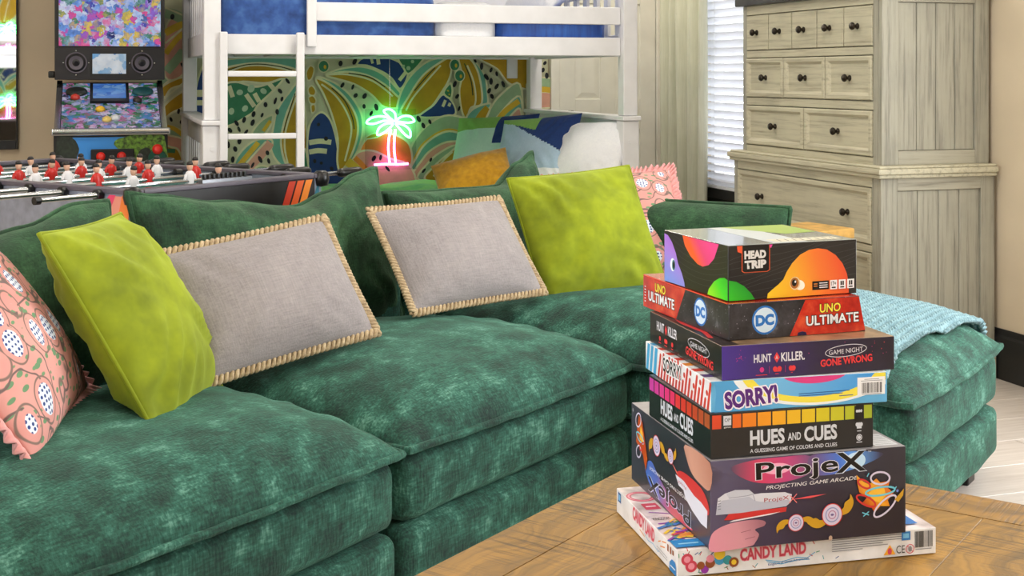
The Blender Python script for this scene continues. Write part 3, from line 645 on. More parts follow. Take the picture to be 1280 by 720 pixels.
# ------------------------------------------------------------------ throw pillows
def throw(name, label, w, h, T, c, yaw, lean, roll, mat, seed, group, pinch=.05, wr=.004):
    t = thing(name, label, 'pillow', M=SOFA @ frame(c, R(yaw), R(lean), R(roll)), group=group)
    pil(w, h, T, 40, pinch, wr, seed).build('pillow_body', mat, t, smooth=True, weld=True); return t
def rope(t, w, h, pinch, mat='jute_braid', r=.0055):
    base = rim(w, h, pinch, 70, .004); mb = MB(); N = len(base)
    for ph in (0, math.pi):
        pts = []
        for i, p in enumerate(base):
            for k in range(4):
                j = (i + 1) % N; f = k / 4; q = Vector(p).lerp(Vector(base[j]), f); a = ph + (i + f) * math.pi / 2.0
                d = (Vector(base[j]) - Vector(base[i - 1])).normalized(); nrm = d.cross(Vector((0, 1, 0)))
                pts.append(q + nrm * math.cos(a) * .0085 + Vector((0, 1, 0)) * math.sin(a) * .004)
        mb.tube(pts, r, 6, True)
    mb.build('braided_trim', mat, t, smooth=True)
def ruffle(t, w, h, pinch, mat='pink_cotton', wid=.028):
    a = rim(w, h, pinch, 170, -.003); b = rim(w, h, pinch, 170, wid); rings = []
    for i, (p, q) in enumerate(zip(a, b)):
        row = []
        for k in range(5):
            f = k / 4; v = Vector(p).lerp(Vector(q), f); v.y += math.sin(i * .95 + 1.5 * math.sin(i * .13)) * .009 * f; v += (Vector(q) - Vector(p)).normalized() * math.sin(i * .31) * .0025 * f; row.append(v)
        rings.append(row)
    mb = MB(); rings.append(rings[0])
    mb.loft(rings, False, False); o = mb.build('ruffle', mat, t, smooth=True); m = o.modifiers.new('solid', 'SOLIDIFY'); m.thickness = .003
def piping(t, w, h, pinch, mat): MB().tube(rim(w, h, pinch), .0045, 6, True).build('piping', mat, t, smooth=True)
t = throw('throw_pillow', 'lime green velvet pillow leaning at the left, beside the pink floral one', .47, .47, .19, (-.292, .50, .68), 32.9, 31.1, -1.3, 'lime_velvet', 2.2, 'lime velvet pillows', .04, .011); piping(t, .47, .47, .04, 'lime_velvet')
t = throw('throw_pillow', 'lime green velvet pillow standing behind the game boxes', .45, .45, .18, (1.425, .40, .687), -33, 29.1, 4.3, 'lime_velvet', 5.2, 'lime velvet pillows', .03, .010); piping(t, .45, .45, .03, 'lime_velvet')
t = throw('lumbar_pillow', 'grey linen lumbar pillow with jute trim, next to the left lime pillow', .485, .328, .14, (.105, .51, .668), -17, 34.8, 7.5, 'grey_linen', 1.1, 'grey lumbar pillows', .03, .004); rope(t, .485, .328, .03)
t = throw('lumbar_pillow', 'grey linen lumbar pillow with jute trim, left of the right lime pillow', .492, .333, .14, (.92, .542, .678), -13.8, 37.9, .5, 'grey_linen', 8.1, 'grey lumbar pillows', .03, .004); rope(t, .492, .333, .03)
t = throw('floral_pillow', 'pink floral pillow with ruffled edge cut by the left border of the photo', .485, .485, .165, (-.638, .517, .715), 40, 36, 4, 'pink_floral', 3.9, 'pink floral pillows', .03, .003); ruffle(t, .485, .485, .03)
t = throw('floral_pillow', 'pink floral pillow with ruffled edge tucked behind the right lime pillow', .45, .45, .15, (1.88, .55, .672), -57, 44, 7, 'pink_floral', 6.4, 'pink floral pillows', .03, .003); ruffle(t, .45, .45, .03)
# ------------------------------------------------------------------ knitted throw on the chaise
CH = dict(s0=1.012 - .042, s1=1.862, t0=-.80, t1=.80)
def chaise_top(s, t):
    x = (s - (CH['s0'] + CH['s1']) / 2) / ((CH['s1'] - CH['s0']) / 2); y = (t - (CH['t0'] + CH['t1']) / 2) / ((CH['t1'] - CH['t0']) / 2)
    x = max(-1, min(1, x)); y = max(-1, min(1, y)); return ZS + seat_z(x, y, CROWN[2])
SB = 1.80
def blanket(u, v):
    L = .80 + .55; d = u * L; t = -.715 + v * .60 + .015 * math.sin(u * 9)
    row = abs(math.sin(math.pi * t / .021)); st = abs(math.sin(math.pi * (d / .019 + .5 * math.cos(2 * math.pi * t / .021))))
    k = .010 * row ** .6 + .010 * (st * row) ** .7
    s = SB - .80 + d
    # arc over the far edge, then hang down
    if s < SB: z = chaise_top(s, t) + .016 + .006 * nz(s, t, 0, 7); return (s, t, z + k)
    e = s - SB; r = .085; zt = chaise_top(SB, t) + .016
    if e < r * math.pi / 2:
        a = e / r; return (SB + (r + k) * math.sin(a), t, zt - r + (r + k) * math.cos(a))
    return (SB + r + k + .01 * math.sin(t * 30), t, max(.02, zt - r - (e - r * math.pi / 2)))
tb = thing('knitted_throw', 'pale blue chunky knit throw laid across the chaise', 'blanket', M=SOFA)
o = MB().grid(blanket, 460, 250).build('knit', 'knit_blue', tb, smooth=True); m = o.modifiers.new('solid', 'SOLIDIFY'); m.thickness = .008
# fringe at the hanging end
mb = MB()
for k in range(26):
    p = Vector(blanket(1., (k + .5) / 26)); q = [p + Vector((.004, 0, .0))]
    for i in range(1, 5): q.append(p + Vector((.008 + .012 * i + .008 * math.sin(k * 2.1 + i), .006 * math.sin(k * 1.3 + i), .004 * math.sin(i * 1.6 + k))))
    mb.tube(q, [.006, .007, .006, .005, .003], 5)
mb.build('fringe', 'knit_blue', tb, smooth=True)
# ------------------------------------------------------------------ coffee table
tbl = thing('coffee_table', 'low coffee table of rough-sawn golden wood holding the game stack', 'table', M=SOFA)
A0, A1, B0, B1, TZ, TH = -1.20, .145, -1.42, -.578, .48, .045
bw = .105; g = .0004
def board(nm, poly, mat, z0=TZ - TH, z1=TZ, bev=.0007): return MB().prism(poly, lambda x, y, t: (x, y, t), z0, z1).build(nm, mat, tbl, bevel=bev)
board('border_board', [(A0, B1), (A0 + bw, B1 - bw), (A1 - bw, B1 - bw), (A1, B1)], 'table_wood')
board('border_board', [(A0, B0), (A1, B0), (A1 - bw, B0 + bw), (A0 + bw, B0 + bw)], 'table_wood')
board('border_board', [(A1 - g, B0 + 2 * g), (A1, B0 + g), (A1, B1 - g), (A1 - bw + g, B1 - bw - g), (A1 - bw + g, B0 + bw + g)], 'table_wood_cross')
board('border_board', [(A0, B0 + g), (A0 + bw - g, B0 + bw + g), (A0 + bw - g, B1 - bw - g), (A0, B1 - g)], 'table_wood_cross')
np_ = 5; pw = (B1 - B0 - 2 * bw) / np_
for k in range(np_):
    a = B0 + bw + k * pw; board('plank', [(A0 + bw + g, a + g), (A1 - bw - g, a + g), (A1 - bw - g, a + pw - g), (A0 + bw + g, a + pw - g)], 'table_wood', TZ - TH + .004, TZ - .0006)
board('panel', [(A0 + .05, B0 + .05), (A1 - .05, B0 + .05), (A1 - .05, B1 - .05), (A0 + .05, B1 - .05)], 'table_wood', TZ - TH - .015, TZ - TH)
for x in (A0 + .06, A1 - .16):
    for y in (B0 + .06, B1 - .16): MB().box(x, x + .1, y, y + .1, 0, TZ - TH - .015).build('leg', 'table_wood', tbl, bevel=.004)
for (xa, xb, ya, yb) in ((A0 + .16, A1 - .16, B0 + .09, B0 + .12), (A0 + .16, A1 - .16, B1 - .12, B1 - .09), (A0 + .09, A0 + .12, B0 + .16, B1 - .16), (A1 - .12, A1 - .09, B0 + .16, B1 - .16)):
    MB().box(xa, xb, ya, yb, TZ - TH - .11, TZ - TH - .015).build('apron', 'table_wood', tbl)
# ------------------------------------------------------------------ stack of board games
def grad(name, d, lo, hi, stops, rough=.3, nz_amt=0., nz_scale=30):
    t = NT(name); tc = t.n('ShaderNodeTexCoord'); dp = t.n('ShaderNodeVectorMath'); dp.operation = 'DOT_PRODUCT'; dp.inputs[1].default_value = d
    t.l(tc.outputs['Object'], dp.inputs[0]); mr = t.n('ShaderNodeMapRange'); mr.inputs[1].default_value = lo; mr.inputs[2].default_value = hi; t.l(dp.outputs['Value'], mr.inputs[0])
    f = mr.outputs[0]
    if nz_amt: f = t.math('ADD', f, t.math('MULTIPLY', t.math('SUBTRACT', t.noise(t.coord(), nz_scale, 4), .5), nz_amt))
    t.col(t.ramp(f, stops)); t.set(Roughness=rough); t.b.inputs['Coat Weight'].default_value = .3; return t.m
def card(name, c, rough=.32, var=.06, coat=.35): return plain(name, c, rough, var=var, scale=30, coat=coat)
WHITE, BLK = ink((238, 238, 242)), ink((12, 12, 14))
def game_box(label, near, yaw, W, D, Hh, z, mats, slant=0.):
    o = thing('board_game_box', label, 'board game', M=T4(near[0], near[1], z) @ RZ(R(yaw)), group='stacked board games')
    mb = MB(); mb.box(0, W, 0, D, 0, Hh)
    if slant: mb.v = [(x - (slant if (x > W / 2 and zz > Hh / 2) else 0), y, zz) for x, y, zz in mb.v]
    mb.mi = [3, 2, 0, 3, 1, 3]; mb.build('box', mats, o, bevel=.0012, seg=2)
    # seam between lid and tray
    F = Face(o, (0, 0, 0), (1, 0, 0), (0, 0, 1), W, Hh, .00006); L = Face(o, (0, D, 0), (0, -1, 0), (0, 0, 1), D, Hh, .00006); Tp = Face(o, (0, 0, Hh), (1, 0, 0), (0, 1, 0), W, D, .00006)
    F.k = L.k = Tp.k = 2
    return o, F, L, Tp
# --- candy path game, at the bottom
card('candy_white', (236, 236, 240)); card('candy_top', (232, 214, 214), var=.2)
o, F, L, Tp = game_box('thin white box with red candy lettering at the bottom of the game stack', (.793, 1.674), -5, .413, .285, .039, .4805, ['candy_white', 'candy_white', 'candy_top', 'candy_white'])
RED = ink((206, 70, 92)); PINKI = ink((238, 150, 170)); BLU = ink((44, 120, 196)); DB = ink((30, 80, 150)); SKY = ink((70, 165, 215)); YEL = ink((245, 205, 60)); GRN = ink((70, 160, 120)); ORA = ink((226, 140, 60)); PUR = ink((150, 60, 170)); BRN = ink((150, 84, 50)); GRY = ink((140, 142, 150)); TEAL = ink((60, 160, 170))
F.text('CANDY LAND', RED, .235, .485, .42, .86, bold=.02, rot=R(1.5), out=PINKI, outw=.045)
F.lines([[(.33, .34), (.39, .22), (.45, .34), (.49, .28), (.52, .47)], [(.335, .28), (.39, .14), (.45, .24), (.50, .22)]], .0012, SKY)
F.text('Kingdom of Sweet Adventures', DB, .34, .495, .14, .27, rot=R(4))
for k, (x, y, c, r) in enumerate(((.055, .62, RED, .009), (.07, .36, RED, .009), (.055, .62, PINKI, .005), (.07, .36, PINKI, .005), (.12, .2, PUR, .006), (.105, .36, BRN, .006), (.14, .42, BRN, .0075), (.14, .58, PINKI, .006), (.175, .52, SKY, .008), (.175, .72, YEL, .0085), (.205, .48, TEAL, .007), (.228, .38, BRN, .0075), (.228, .38, YEL, .004))): F.ell(x - .018, y, r, r * .95, c, 'print_candy')
for k in range(26):
    x, y = random.choice([(random.uniform(.02, .3), random.uniform(.05, .35)), (random.uniform(.5, .62), random.uniform(.15, .85)), (random.uniform(.0, .2), random.uniform(.7, .95))]); a = random.uniform(0, 3); d = .006
    F.lines([[(x, y), (x + d * math.cos(a) / F.W * 1., y + d * math.sin(a) / F.H)]], .0012, random.choice([DB, GRN, BRN, RED, TEAL]), 'print_sprinkle', k=3)
F.lines([[(.585, .86 - k * .085), (.585 + (.30 if k < 3 else .22 if k < 5 else .14) - .02 * (k % 2), .86 - k * .085 + .01)] for k in range(6)], .0011, GRY, 'fine_print')
F.rects([(.86, .895, .62, .95)], BLU, 'logo'); F.rects([(.866, .889, .70, .88)], ink((120, 190, 235)), 'logo')
F.rects([(.912 + i * .0033, .912 + i * .0033 + random.choice([.0011, .0018, .0024]), .30, .92) for i in range(22)], BLK, 'barcode'); F.lines([[(.915, .23), (.98, .23)]], .0012, GRY, 'fine_print')
F.poly([(.788, .12), (.835, .12), (.812, .5)], ink((240, 170, 50)), 'warning_mark'); F.ell(.812, .25, .0035, .005, RED, 'warning_mark')
F.text('CE', BLK, .838, .872, .14, .44); F.ring(.893, .28, .0065, .0065, .0011, RED, 'warning_mark'); F.lines([[(.882, .40), (.904, .16)]], .001, RED, 'warning_mark'); F.ell(.893, .28, .003, .004, GRY, 'warning_mark')
L.rects([(.03, .085, .52, .92)], DB, 'logo'); L.rects([(.04, .075, .6, .84)], ink((120, 190, 235)), 'logo')
L.text('CANDY LAND', RED, .30, .66, .42, .92, bold=.02, rot=R(-2), out=PINKI, outw=.045); L.lines([[(.5, .35), (.56, .22), (.64, .3), (.72, .2), (.74, .3)]], .001, SKY)
[L.lines([q], .0018, ORA, 'print_sprinkle', k=4) for q in ([(.42, .3), (.5, .22)], [(.72, .6), (.76, .72)], [(.75, .5), (.82, .62)], [(.78, .75), (.84, .85)])]; L.lines([[(.7, .38), (.86, .34)], [(.7, .28), (.86, .24)]], .001, GRY, 'fine_print'); L.rects([(.86, .88, .62, .88), (.90, .92, .62, .88), (.935, .955, .66, .84)], BRN, 'print_icon')
L.ell(.945, .0, .02, .018, ink((30, 130, 200)), 'print_badge', n=40) if False else L.poly([(.89, .0), (.895, .3), (.93, .48), (.975, .48), (.99, .3), (.99, .0)], ink((30, 130, 200)), 'print_badge')
L.lines([[(.905, .2), (.98, .2)]], .0016, WHITE, 'fine_print')
Tp.ring(.06, .82, .02, .02, .008, RED, 'print_candy'); Tp.ring(.06, .82, .02, .02, .003, PINKI, 'print_candy'); Tp.rects([(.03, .09, .60, .70)], RED, 'print_badge'); Tp.lines([[(.04, .65), (.08, .65)]], .004, WHITE, 'fine_print'); Tp.lines([[(.03, .56), (.08, .53), (.13, .5)]], .003, PUR)
Tp.text('KINGDOM', BLK, .02, .085, .43, .47)
for k in range(26):
    y = random.uniform(.13, .42); x = random.uniform(.005, .1); Tp.lines([[(x - .01, y - .02), (x + .02, y + random.uniform(-.02, .03)), (x + .05, y + random.uniform(-.03, .02))]], random.uniform(.003, .008), random.choice([GRN, ORA, RED, BLU, PUR, YEL, TEAL]), 'print_path')
Tp.rects([(.0, .11, .015, .115)], ink((30, 130, 200)), 'print_badge'); Tp.lines([[(.02, .06), (.095, .06)]], .004, ink((150, 210, 240)), 'fine_print')
Tp.rects([(.9, .95, .06, .18)], BLU, 'logo'); Tp.rects([(.885, .97, .24, .5)], ink((150, 120, 110)), 'print')
Tp.rects([(.87, .89, .02, .2)], ink((190, 90, 60)), 'print')
# --- projecting game arcade
grad('projex_front', (1, 0, -.25), 0, .3, [(0, (88, 82, 112)), (.25, (64, 56, 84)), (.6, (44, 40, 58)), (1, (38, 34, 46))])
grad('projex_left', (0, -1, 0), -.34, 0, [(0, (64, 62, 76)), (.5, (42, 40, 50)), (1, (60, 56, 72))]); card('projex_card', (60, 56, 70)); card('projex_top', (150, 146, 150), var=.15)
o, F, L, Tp = game_box('large grey box with a white toy blaster print, second from the bottom of the stack', (.836, 1.654), -4, .312, .34, .129, 0.5198, ['projex_front', 'projex_left', 'projex_top', 'projex_card'])
PJR = grad('glow_red', (1, 0, 0), .03, .16, [(0, (84, 72, 100)), (.35, (214, 62, 104)), (.7, (196, 66, 130)), (1, (110, 80, 130))]); PJB = grad('glow_blue', (1, 0, 0), .16, .27, [(0, (110, 80, 130)), (.4, (70, 120, 222)), (.62, (96, 160, 240)), (1, (52, 50, 82))])
F.poly([(.10, .90), (.2, .97), (.35, .985), (.5, .97), (.5, .78), (.35, .70), (.2, .74)], PJR, 'print_glow', smooth=5); F.poly([(.5, .97), (.62, .985), (.75, .985), (.88, .93), (.75, .80), (.6, .74), (.5, .78)], PJB, 'print_glow', smooth=5)
F.ell(.33, .86, .022, .008, ink((246, 170, 205)), 'print_glow'); F.ell(.735, .88, .016, .012, ink((190, 225, 255)), 'print_glow')
F.text('Proje', BLK, .225, .645, .70, .95, bold=.018, rot=R(1.5), out=ink((226, 222, 236)), outw=.022); F.text('X', BLK, .63, .79, .755, .985, bold=.018, rot=R(1), out=ink((214, 226, 246)), outw=.022); F.text('TM', WHITE, .80, .815, .965, .98)
F.text('PROJECTING GAME ARCADE', WHITE, .275, .745, .635, .69, bold=.0, shear=.2, rot=R(1.5))
PALE, PALE2, SKIN = ink((216, 218, 232)), ink((186, 190, 210)), grad('skin_print', (1, 0, .4), .0, .09, [(0, (226, 150, 172)), (.6, (214, 150, 166)), (1, (168, 112, 130))])
REDL = ink((206, 54, 56))
F.poly([(.0, .0), (.0, .165), (.04, .25), (.12, .30), (.22, .31), (.27, .28), (.265, .23), (.22, .20), (.24, .14), (.22, .05), (.2, .02), (.12, .0)], SKIN, 'print_hand', smooth=4); F.lines([[(.20, .2), (.15, .18)], [(.22, .12), (.17, .1)]], .0009, ink((150, 92, 110)), 'print_line')
F.poly([(.065, .335), (.09, .40), (.38, .42), (.375, .37), (.22, .345), (.1, .33)], REDL, 'print_blaster'); F.poly([(.09, .305), (.11, .325), (.35, .375), (.3, .35)], ink((230, 226, 236)), 'print_blaster')
F.poly([(.025, .40), (.035, .58), (.07, .63), (.12, .66), (.19, .65), (.215, .595), (.25, .60), (.37, .59), (.385, .575), (.405, .56), (.40, .47), (.375, .43), (.15, .40)], PALE, 'print_blaster'); F.poly([(.055, .555), (.19, .575), (.22, .52), (.25, .505), (.39, .50), (.40, .47), (.375, .43), (.15, .40), (.025, .40), (.03, .49)], PALE2, 'print_blaster')
F.poly([(.075, .63), (.12, .66), (.19, .65), (.215, .60), (.18, .58), (.09, .57)], ink((200, 204, 220)), 'print_blaster'); F.lines([[(.09, .575), (.18, .585), (.215, .60)], [(.22, .52), (.21, .59)]], .001, ink((150, 154, 176)), 'print_line'); F.lines([[(.035, .46 + i * .03), (.05, .465 + i * .03)] for i in range(4)], .001, ink((120, 124, 140)), 'print_line')
F.text('ProjeX', ink((170, 50, 70)), .265, .39, .485, .545, rot=R(2)); F.poly([(.40, .50), (.50, .525), (.58, .53), (.50, .50)], ink((232, 90, 96)), 'print_glow'); F.lines([[(.39, .46), (.43, .56)], [(.395, .55), (.43, .46)]], .0012, ink((240, 130, 130)), 'print_glow')
GOLD, LIL = ink((204, 156, 40)), ink((214, 206, 232))
def wings(F, cx, cy, r, ww, flip=1, ang=0.):
    for sd in (-1, 1):
        p = [(.9, -.1), (1.4, .1), (1.7, .45), (2.3, .55), (2.55, .9), (2.6, .2), (2.2, -.3), (1.6, -.55), (.9, -.45)]
        c, q = math.cos(ang), math.sin(ang); pts = []
        for x, y in p:
            x, y = sd * x * ww, y * flip; X, Y = (x * c - y * q) * r, (x * q + y * c) * r; pts.append((cx + X / F.W, cy + Y / F.H))
        F.poly(pts, GOLD, 'print_wing', smooth=3)
    F.ell(cx, cy, r, r, LIL, 'print_target'); F.ring(cx, cy, r * .97, r * .97, r * .08, REDL, 'print_target'); F.ring(cx, cy, r * .62, r * .62, r * .1, ink((140, 150, 200)), 'print_target'); F.ring(cx, cy, r * .35, r * .35, r * .08, ink((180, 120, 160)), 'print_target'); F.ell(cx, cy, r * .16, r * .1, ink((110, 90, 150)), 'print_target')
wings(F, .425, .235, .0125, .95, -1, R(3)); wings(F, .61, .29, .0165, .9, 1, R(22))
FIRE, YF = grad('fire_print', (1, 0, 1), .29, .36, [(0, (200, 80, 20)), (.5, (240, 170, 40)), (1, (220, 100, 30))], nz_amt=.9), ink((246, 190, 60))
F.poly([(.74, .62), (.735, .72), (.77, .64), (.80, .60), (.84, .66), (.86, .61), (.91, .62), (.90, .54), (.93, .48), (.90, .40), (.91, .33), (.86, .34), (.83, .27), (.81, .35), (.76, .38), (.79, .45), (.75, .52)], FIRE, 'print_burst'); F.poly([(.80, .50), (.83, .56), (.88, .55), (.89, .46), (.86, .38), (.82, .41)], YF, 'print_burst')
for cx, cy, a, b, rt, c in ((.86, .66, .0155, .009, -5, LIL), (.86, .51, .024, .006, 3, ink((110, 200, 225))), (.885, .335, .022, .0085, 38, LIL), (.785, .415, .017, .006, -28, REDL), (.775, .61, .011, .005, -30, REDL)): F.ring(cx, cy, a, b, .0028, c, 'print_ring', rot=R(rt))
F.poly([(.935, .40), (.985, .52), (.98, .44), (.955, .37)], GOLD, 'print_wing')
F.lines([[(.765, .285), (.80, .25)], [(.77, .24), (.80, .29)], [(.79, .69), (.80, .73)], [(.935, .52), (.945, .55)]], .0016, ink((110, 200, 225)), 'print_spark'); F.ell(.95, .5, .002, .002, ink((120, 140, 220)), 'print_spark')
F.ell(.60, .03, .003, .0035, ink((190, 160, 140)), 'print_tab')
# left side: the same art, printed upside down
L.poly([(.28, .45), (.4, .32), (.62, .14), (.8, .06), (.72, .03), (.5, .02), (.3, .1), (.2, .3)], grad('glow_blue_side', (0, -1, 0), -.30, -.06, [(0, (60, 120, 220)), (.35, (90, 110, 190)), (.6, (190, 70, 90)), (1, (214, 70, 80))]), 'print_glow', smooth=4)
L.text('ProjeX', BLK, .24, .78, .06, .30, bold=.02, rot=R(180), out=ink((196, 206, 236)), outw=.022)
L.text('PROJECTING GAME ARCADE', WHITE, .26, .74, .335, .385, rot=R(180))
L.poly([(.54, .66), (.66, .50), (.62, .58)], ink((240, 120, 110)), 'print_glow'); L.poly([(.62, .56), (.70, .64), (.9, .62), (.98, .5), (.98, .38), (.9, .40), (.75, .44)], REDL, 'print_blaster', smooth=3); L.poly([(.60, .54), (.64, .44), (.70, .43), (.72, .36), (.80, .28), (.90, .22), (.965, .22), (.97, .42), (.90, .46), (.82, .47), (.70, .54)], PALE, 'print_blaster'); L.text('ProjeX', ink((170, 50, 70)), .63, .73, .46, .51, rot=R(178))
L.poly([(.72, .98), (.74, .82), (.80, .70), (.9, .66), (1., .68), (1., .98)], grad('skin_side', (0, -1, .6), -.09, .08, [(0, (150, 104, 90)), (.5, (216, 160, 140)), (1, (190, 130, 110))]), 'print_hand', smooth=3)
wings(L, .36, .70, .0165, .85, -1, R(8)); wings(L, .545, .71, .012, .85, 1, R(20))
L.poly([(.08, .55), (.10, .75), (.12, .92), (.17, .86), (.2, .7), (.24, .45), (.22, .28), (.18, .45), (.14, .5)], FIRE, 'print_burst'); L.poly([(.13, .62), (.15, .8), (.18, .72), (.19, .58)], YF, 'print_burst')
for cx, cy, a, b, rt, c in ((.115, .85, .014, .010, 40, LIL), (.12, .45, .012, .009, 35, LIL), (.14, .64, .018, .006, -10, ink((110, 200, 225))), (.17, .55, .014, .005, 30, REDL)): L.ring(cx, cy, a, b, .0026, c, 'print_ring', rot=R(rt))
L.ell(.04, .93, .0025, .003, ink((170, 170, 180)), 'print_tab')
Tp.rects([(.86, .98, .03, .2)], ink((206, 206, 210)), 'fine_print'); Tp.lines([[(.87, .05 + k * .025), (.97, .05 + k * .025)] for k in range(6)], .001, BLK, 'fine_print')
# --- colour-squares game
card('hues_black', (20, 20, 24), .36)
o, F, L, Tp = game_box('black box with a row of colour squares, third from the bottom of the stack', (.839, 1.659), -3.5, .26, .25, .066, 0.6492, ['hues_black'] * 4)
fx = [(.008, .062, (214, 72, 40)), (.13, .182, (226, 104, 34)), (.19, .272, (232, 130, 30)), (.281, .362, (236, 152, 30)), (.371, .452, (236, 168, 34)), (.461, .543, (232, 182, 36)), (.551, .633, (224, 190, 36)), (.641, .723, (210, 194, 36)), (.731, .813, (196, 192, 40)), (.821, .89, (178, 186, 42)), (.94, .99, (164, 178, 46))]
for a, b, c in fx: F.rects([(a, b, .655, .955)], ink(c), 'colour_square', k=3)
F.rects([(.075, .122, .72, .93)], ink((206, 210, 222)), 'logo'); F.text('OP', BLK, .082, .116, .80, .88); F.text('games', WHITE, .078, .12, .655, .69)
SIL = ink((206, 210, 220))
F.text('HUES', SIL, .235, .445, .235, .575, bold=.035, rot=R(.5)); F.text('AND', SIL, .465, .545, .29, .46, bold=.02); F.text('CUES', SIL, .565, .77, .235, .575, bold=.035, rot=R(.5)); F.text('A GUESSING GAME OF COLORS AND CLUES', SIL, .235, .77, .08, .165, bold=.015)
F.rects([(.878, .938, .60, .95)], BLK, 'print'); 
for x in (.895, .908, .921): F.ell(x, .83, .0018, .0022, SIL, 'print_icon'); F.rects([(x - .005, x + .005, .70, .80)], SIL, 'print_icon', k=9)
for x in (.895, .908, .921): F.ell(x, .53, .0025, .003, SIL, 'print_icon')
F.rects([(.893, .923, .44, .50)], SIL, 'print_icon'); F.lines([[(.895, .385), (.921, .385)]], .0012, SIL, 'fine_print'); F.ell(.908, .24, .0048, .0048, SIL, 'print_icon'); F.ring(.908, .24, .0032, .0032, .0007, BLK, 'print_icon'); F.lines([[(.89, .135), (.926, .135)]], .0014, SIL, 'fine_print')
lc = [(196, 60, 160), (204, 56, 150), (214, 52, 140), (218, 48, 122), (220, 44, 100), (212, 48, 54), (206, 52, 40), (196, 60, 36), (184, 68, 36), (176, 76, 38), (168, 82, 40)]
for i, c in enumerate(lc): L.rects([(.01 + i * .09, .085 + i * .09, .645, .95)], ink(c), 'colour_square', k=3)
L.text('HUES', SIL, .21, .41, .235, .60, bold=.035); L.text('AND', SIL, .43, .51, .29, .48, bold=.02); L.text('CUES', SIL, .53, .74, .235, .60, bold=.035); L.text('A GUESSING GAME OF COLORS AND CLUES', SIL, .21, .74, .08, .165, bold=.015)
# --- striped blue game
card('sorry_blue', (96, 176, 226)); card('sorry_white', (236, 238, 242))
o, F, L, Tp = game_box('blue box with yellow rings on its front and red striped side, mid-stack', (.841, 1.663), -5.2, .279, .29, .045, 0.7154, ['sorry_blue', 'sorry_white', 'sorry_white', 'sorry_blue'])
F.poly([(.02, .98), (.03, .6), (.02, .0), (.35, .0), (.22, .3), (.16, .98)], ink((80, 160, 216)), 'print'); 
arc = lambda a0, a1, rx, ry, cx, cy: [(cx + rx * math.cos(t), cy + ry * math.sin(t)) for t in [a0 + (a1 - a0) * i / 24 for i in range(25)]]
def clipf(pts): return [(min(.99, max(.01, x)), min(.985, max(.015, y))) for x, y in pts]
F.poly(clipf(arc(math.pi, 2 * math.pi, .47, 1.10, .59, 1.15)), ink((232, 238, 244)), 'print'); F.poly(clipf(arc(math.pi, 2 * math.pi, .43, 1.02, .60, 1.15)), ink((238, 222, 76)), 'print'); F.poly(clipf(arc(math.pi, 2 * math.pi, .35, .82, .58, 1.15)), grad('sorry_disc', (1, 0, 0), .06, .26, [(0, (120, 190, 232)), (1, (60, 150, 226))]), 'print'); F.poly(clipf(arc(math.pi, 2 * math.pi, .19, .36, .58, 1.12)), ink((216, 60, 132)), 'print')
F.text('SORRY!', ink((86, 34, 122)), .075, .37, .14, .72, bold=.045, rot=R(5), out=ink((244, 236, 248)), outw=.07)
F.lines([[(.49, .44), (.78, .47)], [(.49, .37), (.74, .39)], [(.72, .30), (.80, .31)]], .0011, DB, 'fine_print'); F.rects([(.825, .985, .28, .86)], WHITE, 'print_sticker'); F.rects([(.85 + i * .0062, .85 + i * .0062 + random.choice([.002, .0032, .0045]), .34, .68) for i in range(19)], BLK, 'barcode'); F.lines([[(.85, .31), (.965, .31)], [(.865, .79), (.95, .79)], [(.845, .74), (.97, .74)]], .0009, GRY, 'fine_print')
for i, (a, b) in enumerate(((.01, .05), (.07, .11), (.135, .18))): L.poly([(a, .02), (b, .02), (b + .03, .98), (a + .03, .98)], ink((70, 165, 215)), 'stripe', k=3)
SR = ink((206, 60, 44)); hs = [.9, .98, .55, .98, .98, .98, .8, .98, .5, .98, .7, .35, .95, .6, .98, .4, .98]
for i, hh in enumerate(hs):
    a = .21 + i * .046
    L.poly([(a, .02), (a + .026, .02), (a + .040 * hh + .026, hh - .05), (a + .04 * hh + .013, hh), (a + .04 * hh, hh - .05)], SR, 'stripe', k=4)
    if hh < .85: L.ell(a + .05, hh + .16, .0042, .0042, SR, 'stripe', k=4)
L.text('SORRY!', BLK, .30, .585, .36, .86, bold=.02, rot=R(2), out=WHITE, outw=.08, k=8)
for i, c in enumerate(((70, 165, 215), (206, 60, 44), (206, 60, 44), (206, 60, 44), (230, 140, 40), (206, 60, 44), (80, 60, 120))): Tp.rects([(.0, .06, .93 - i * .13 - .06, .93 - i * .13)], ink(c), 'stripe', k=3)
# --- purple mystery game
grad('hunt_front', (1, 0, 0), 0, .28, [(0, (66, 40, 142)), (.25, (54, 34, 100)), (.55, (40, 28, 62)), (1, (34, 28, 42))]); card('hunt_black', (28, 27, 30)); card('hunt_top', (150, 120, 90), var=.25)
o, F, L, Tp = game_box('dark purple box with red and white mystery lettering, third from the top', (.857, 1.66), -3, .28, .285, .050, 0.7607, ['hunt_front', 'hunt_black', 'hunt_top', 'hunt_black'])
HR = ink((220, 56, 60)); HP = ink((206, 52, 130)); PW_ = ink((222, 220, 228))
F.text('HUNT', PW_, .18, .28, .46, .70, bold=.02, rot=R(1)); F.poly([(.293, .58), (.31, .74), (.327, .58), (.31, .43)], HR, 'print'); F.text('A', PW_, .303, .317, .53, .64); F.text('KILLER.', PW_, .335, .47, .46, .72, bold=.02, rot=R(1))
for x in (.225, .30, .325, .39, .405): F.ell(x, .25, .0035, .0038, HR if x > .25 else HP, 'print_icon')
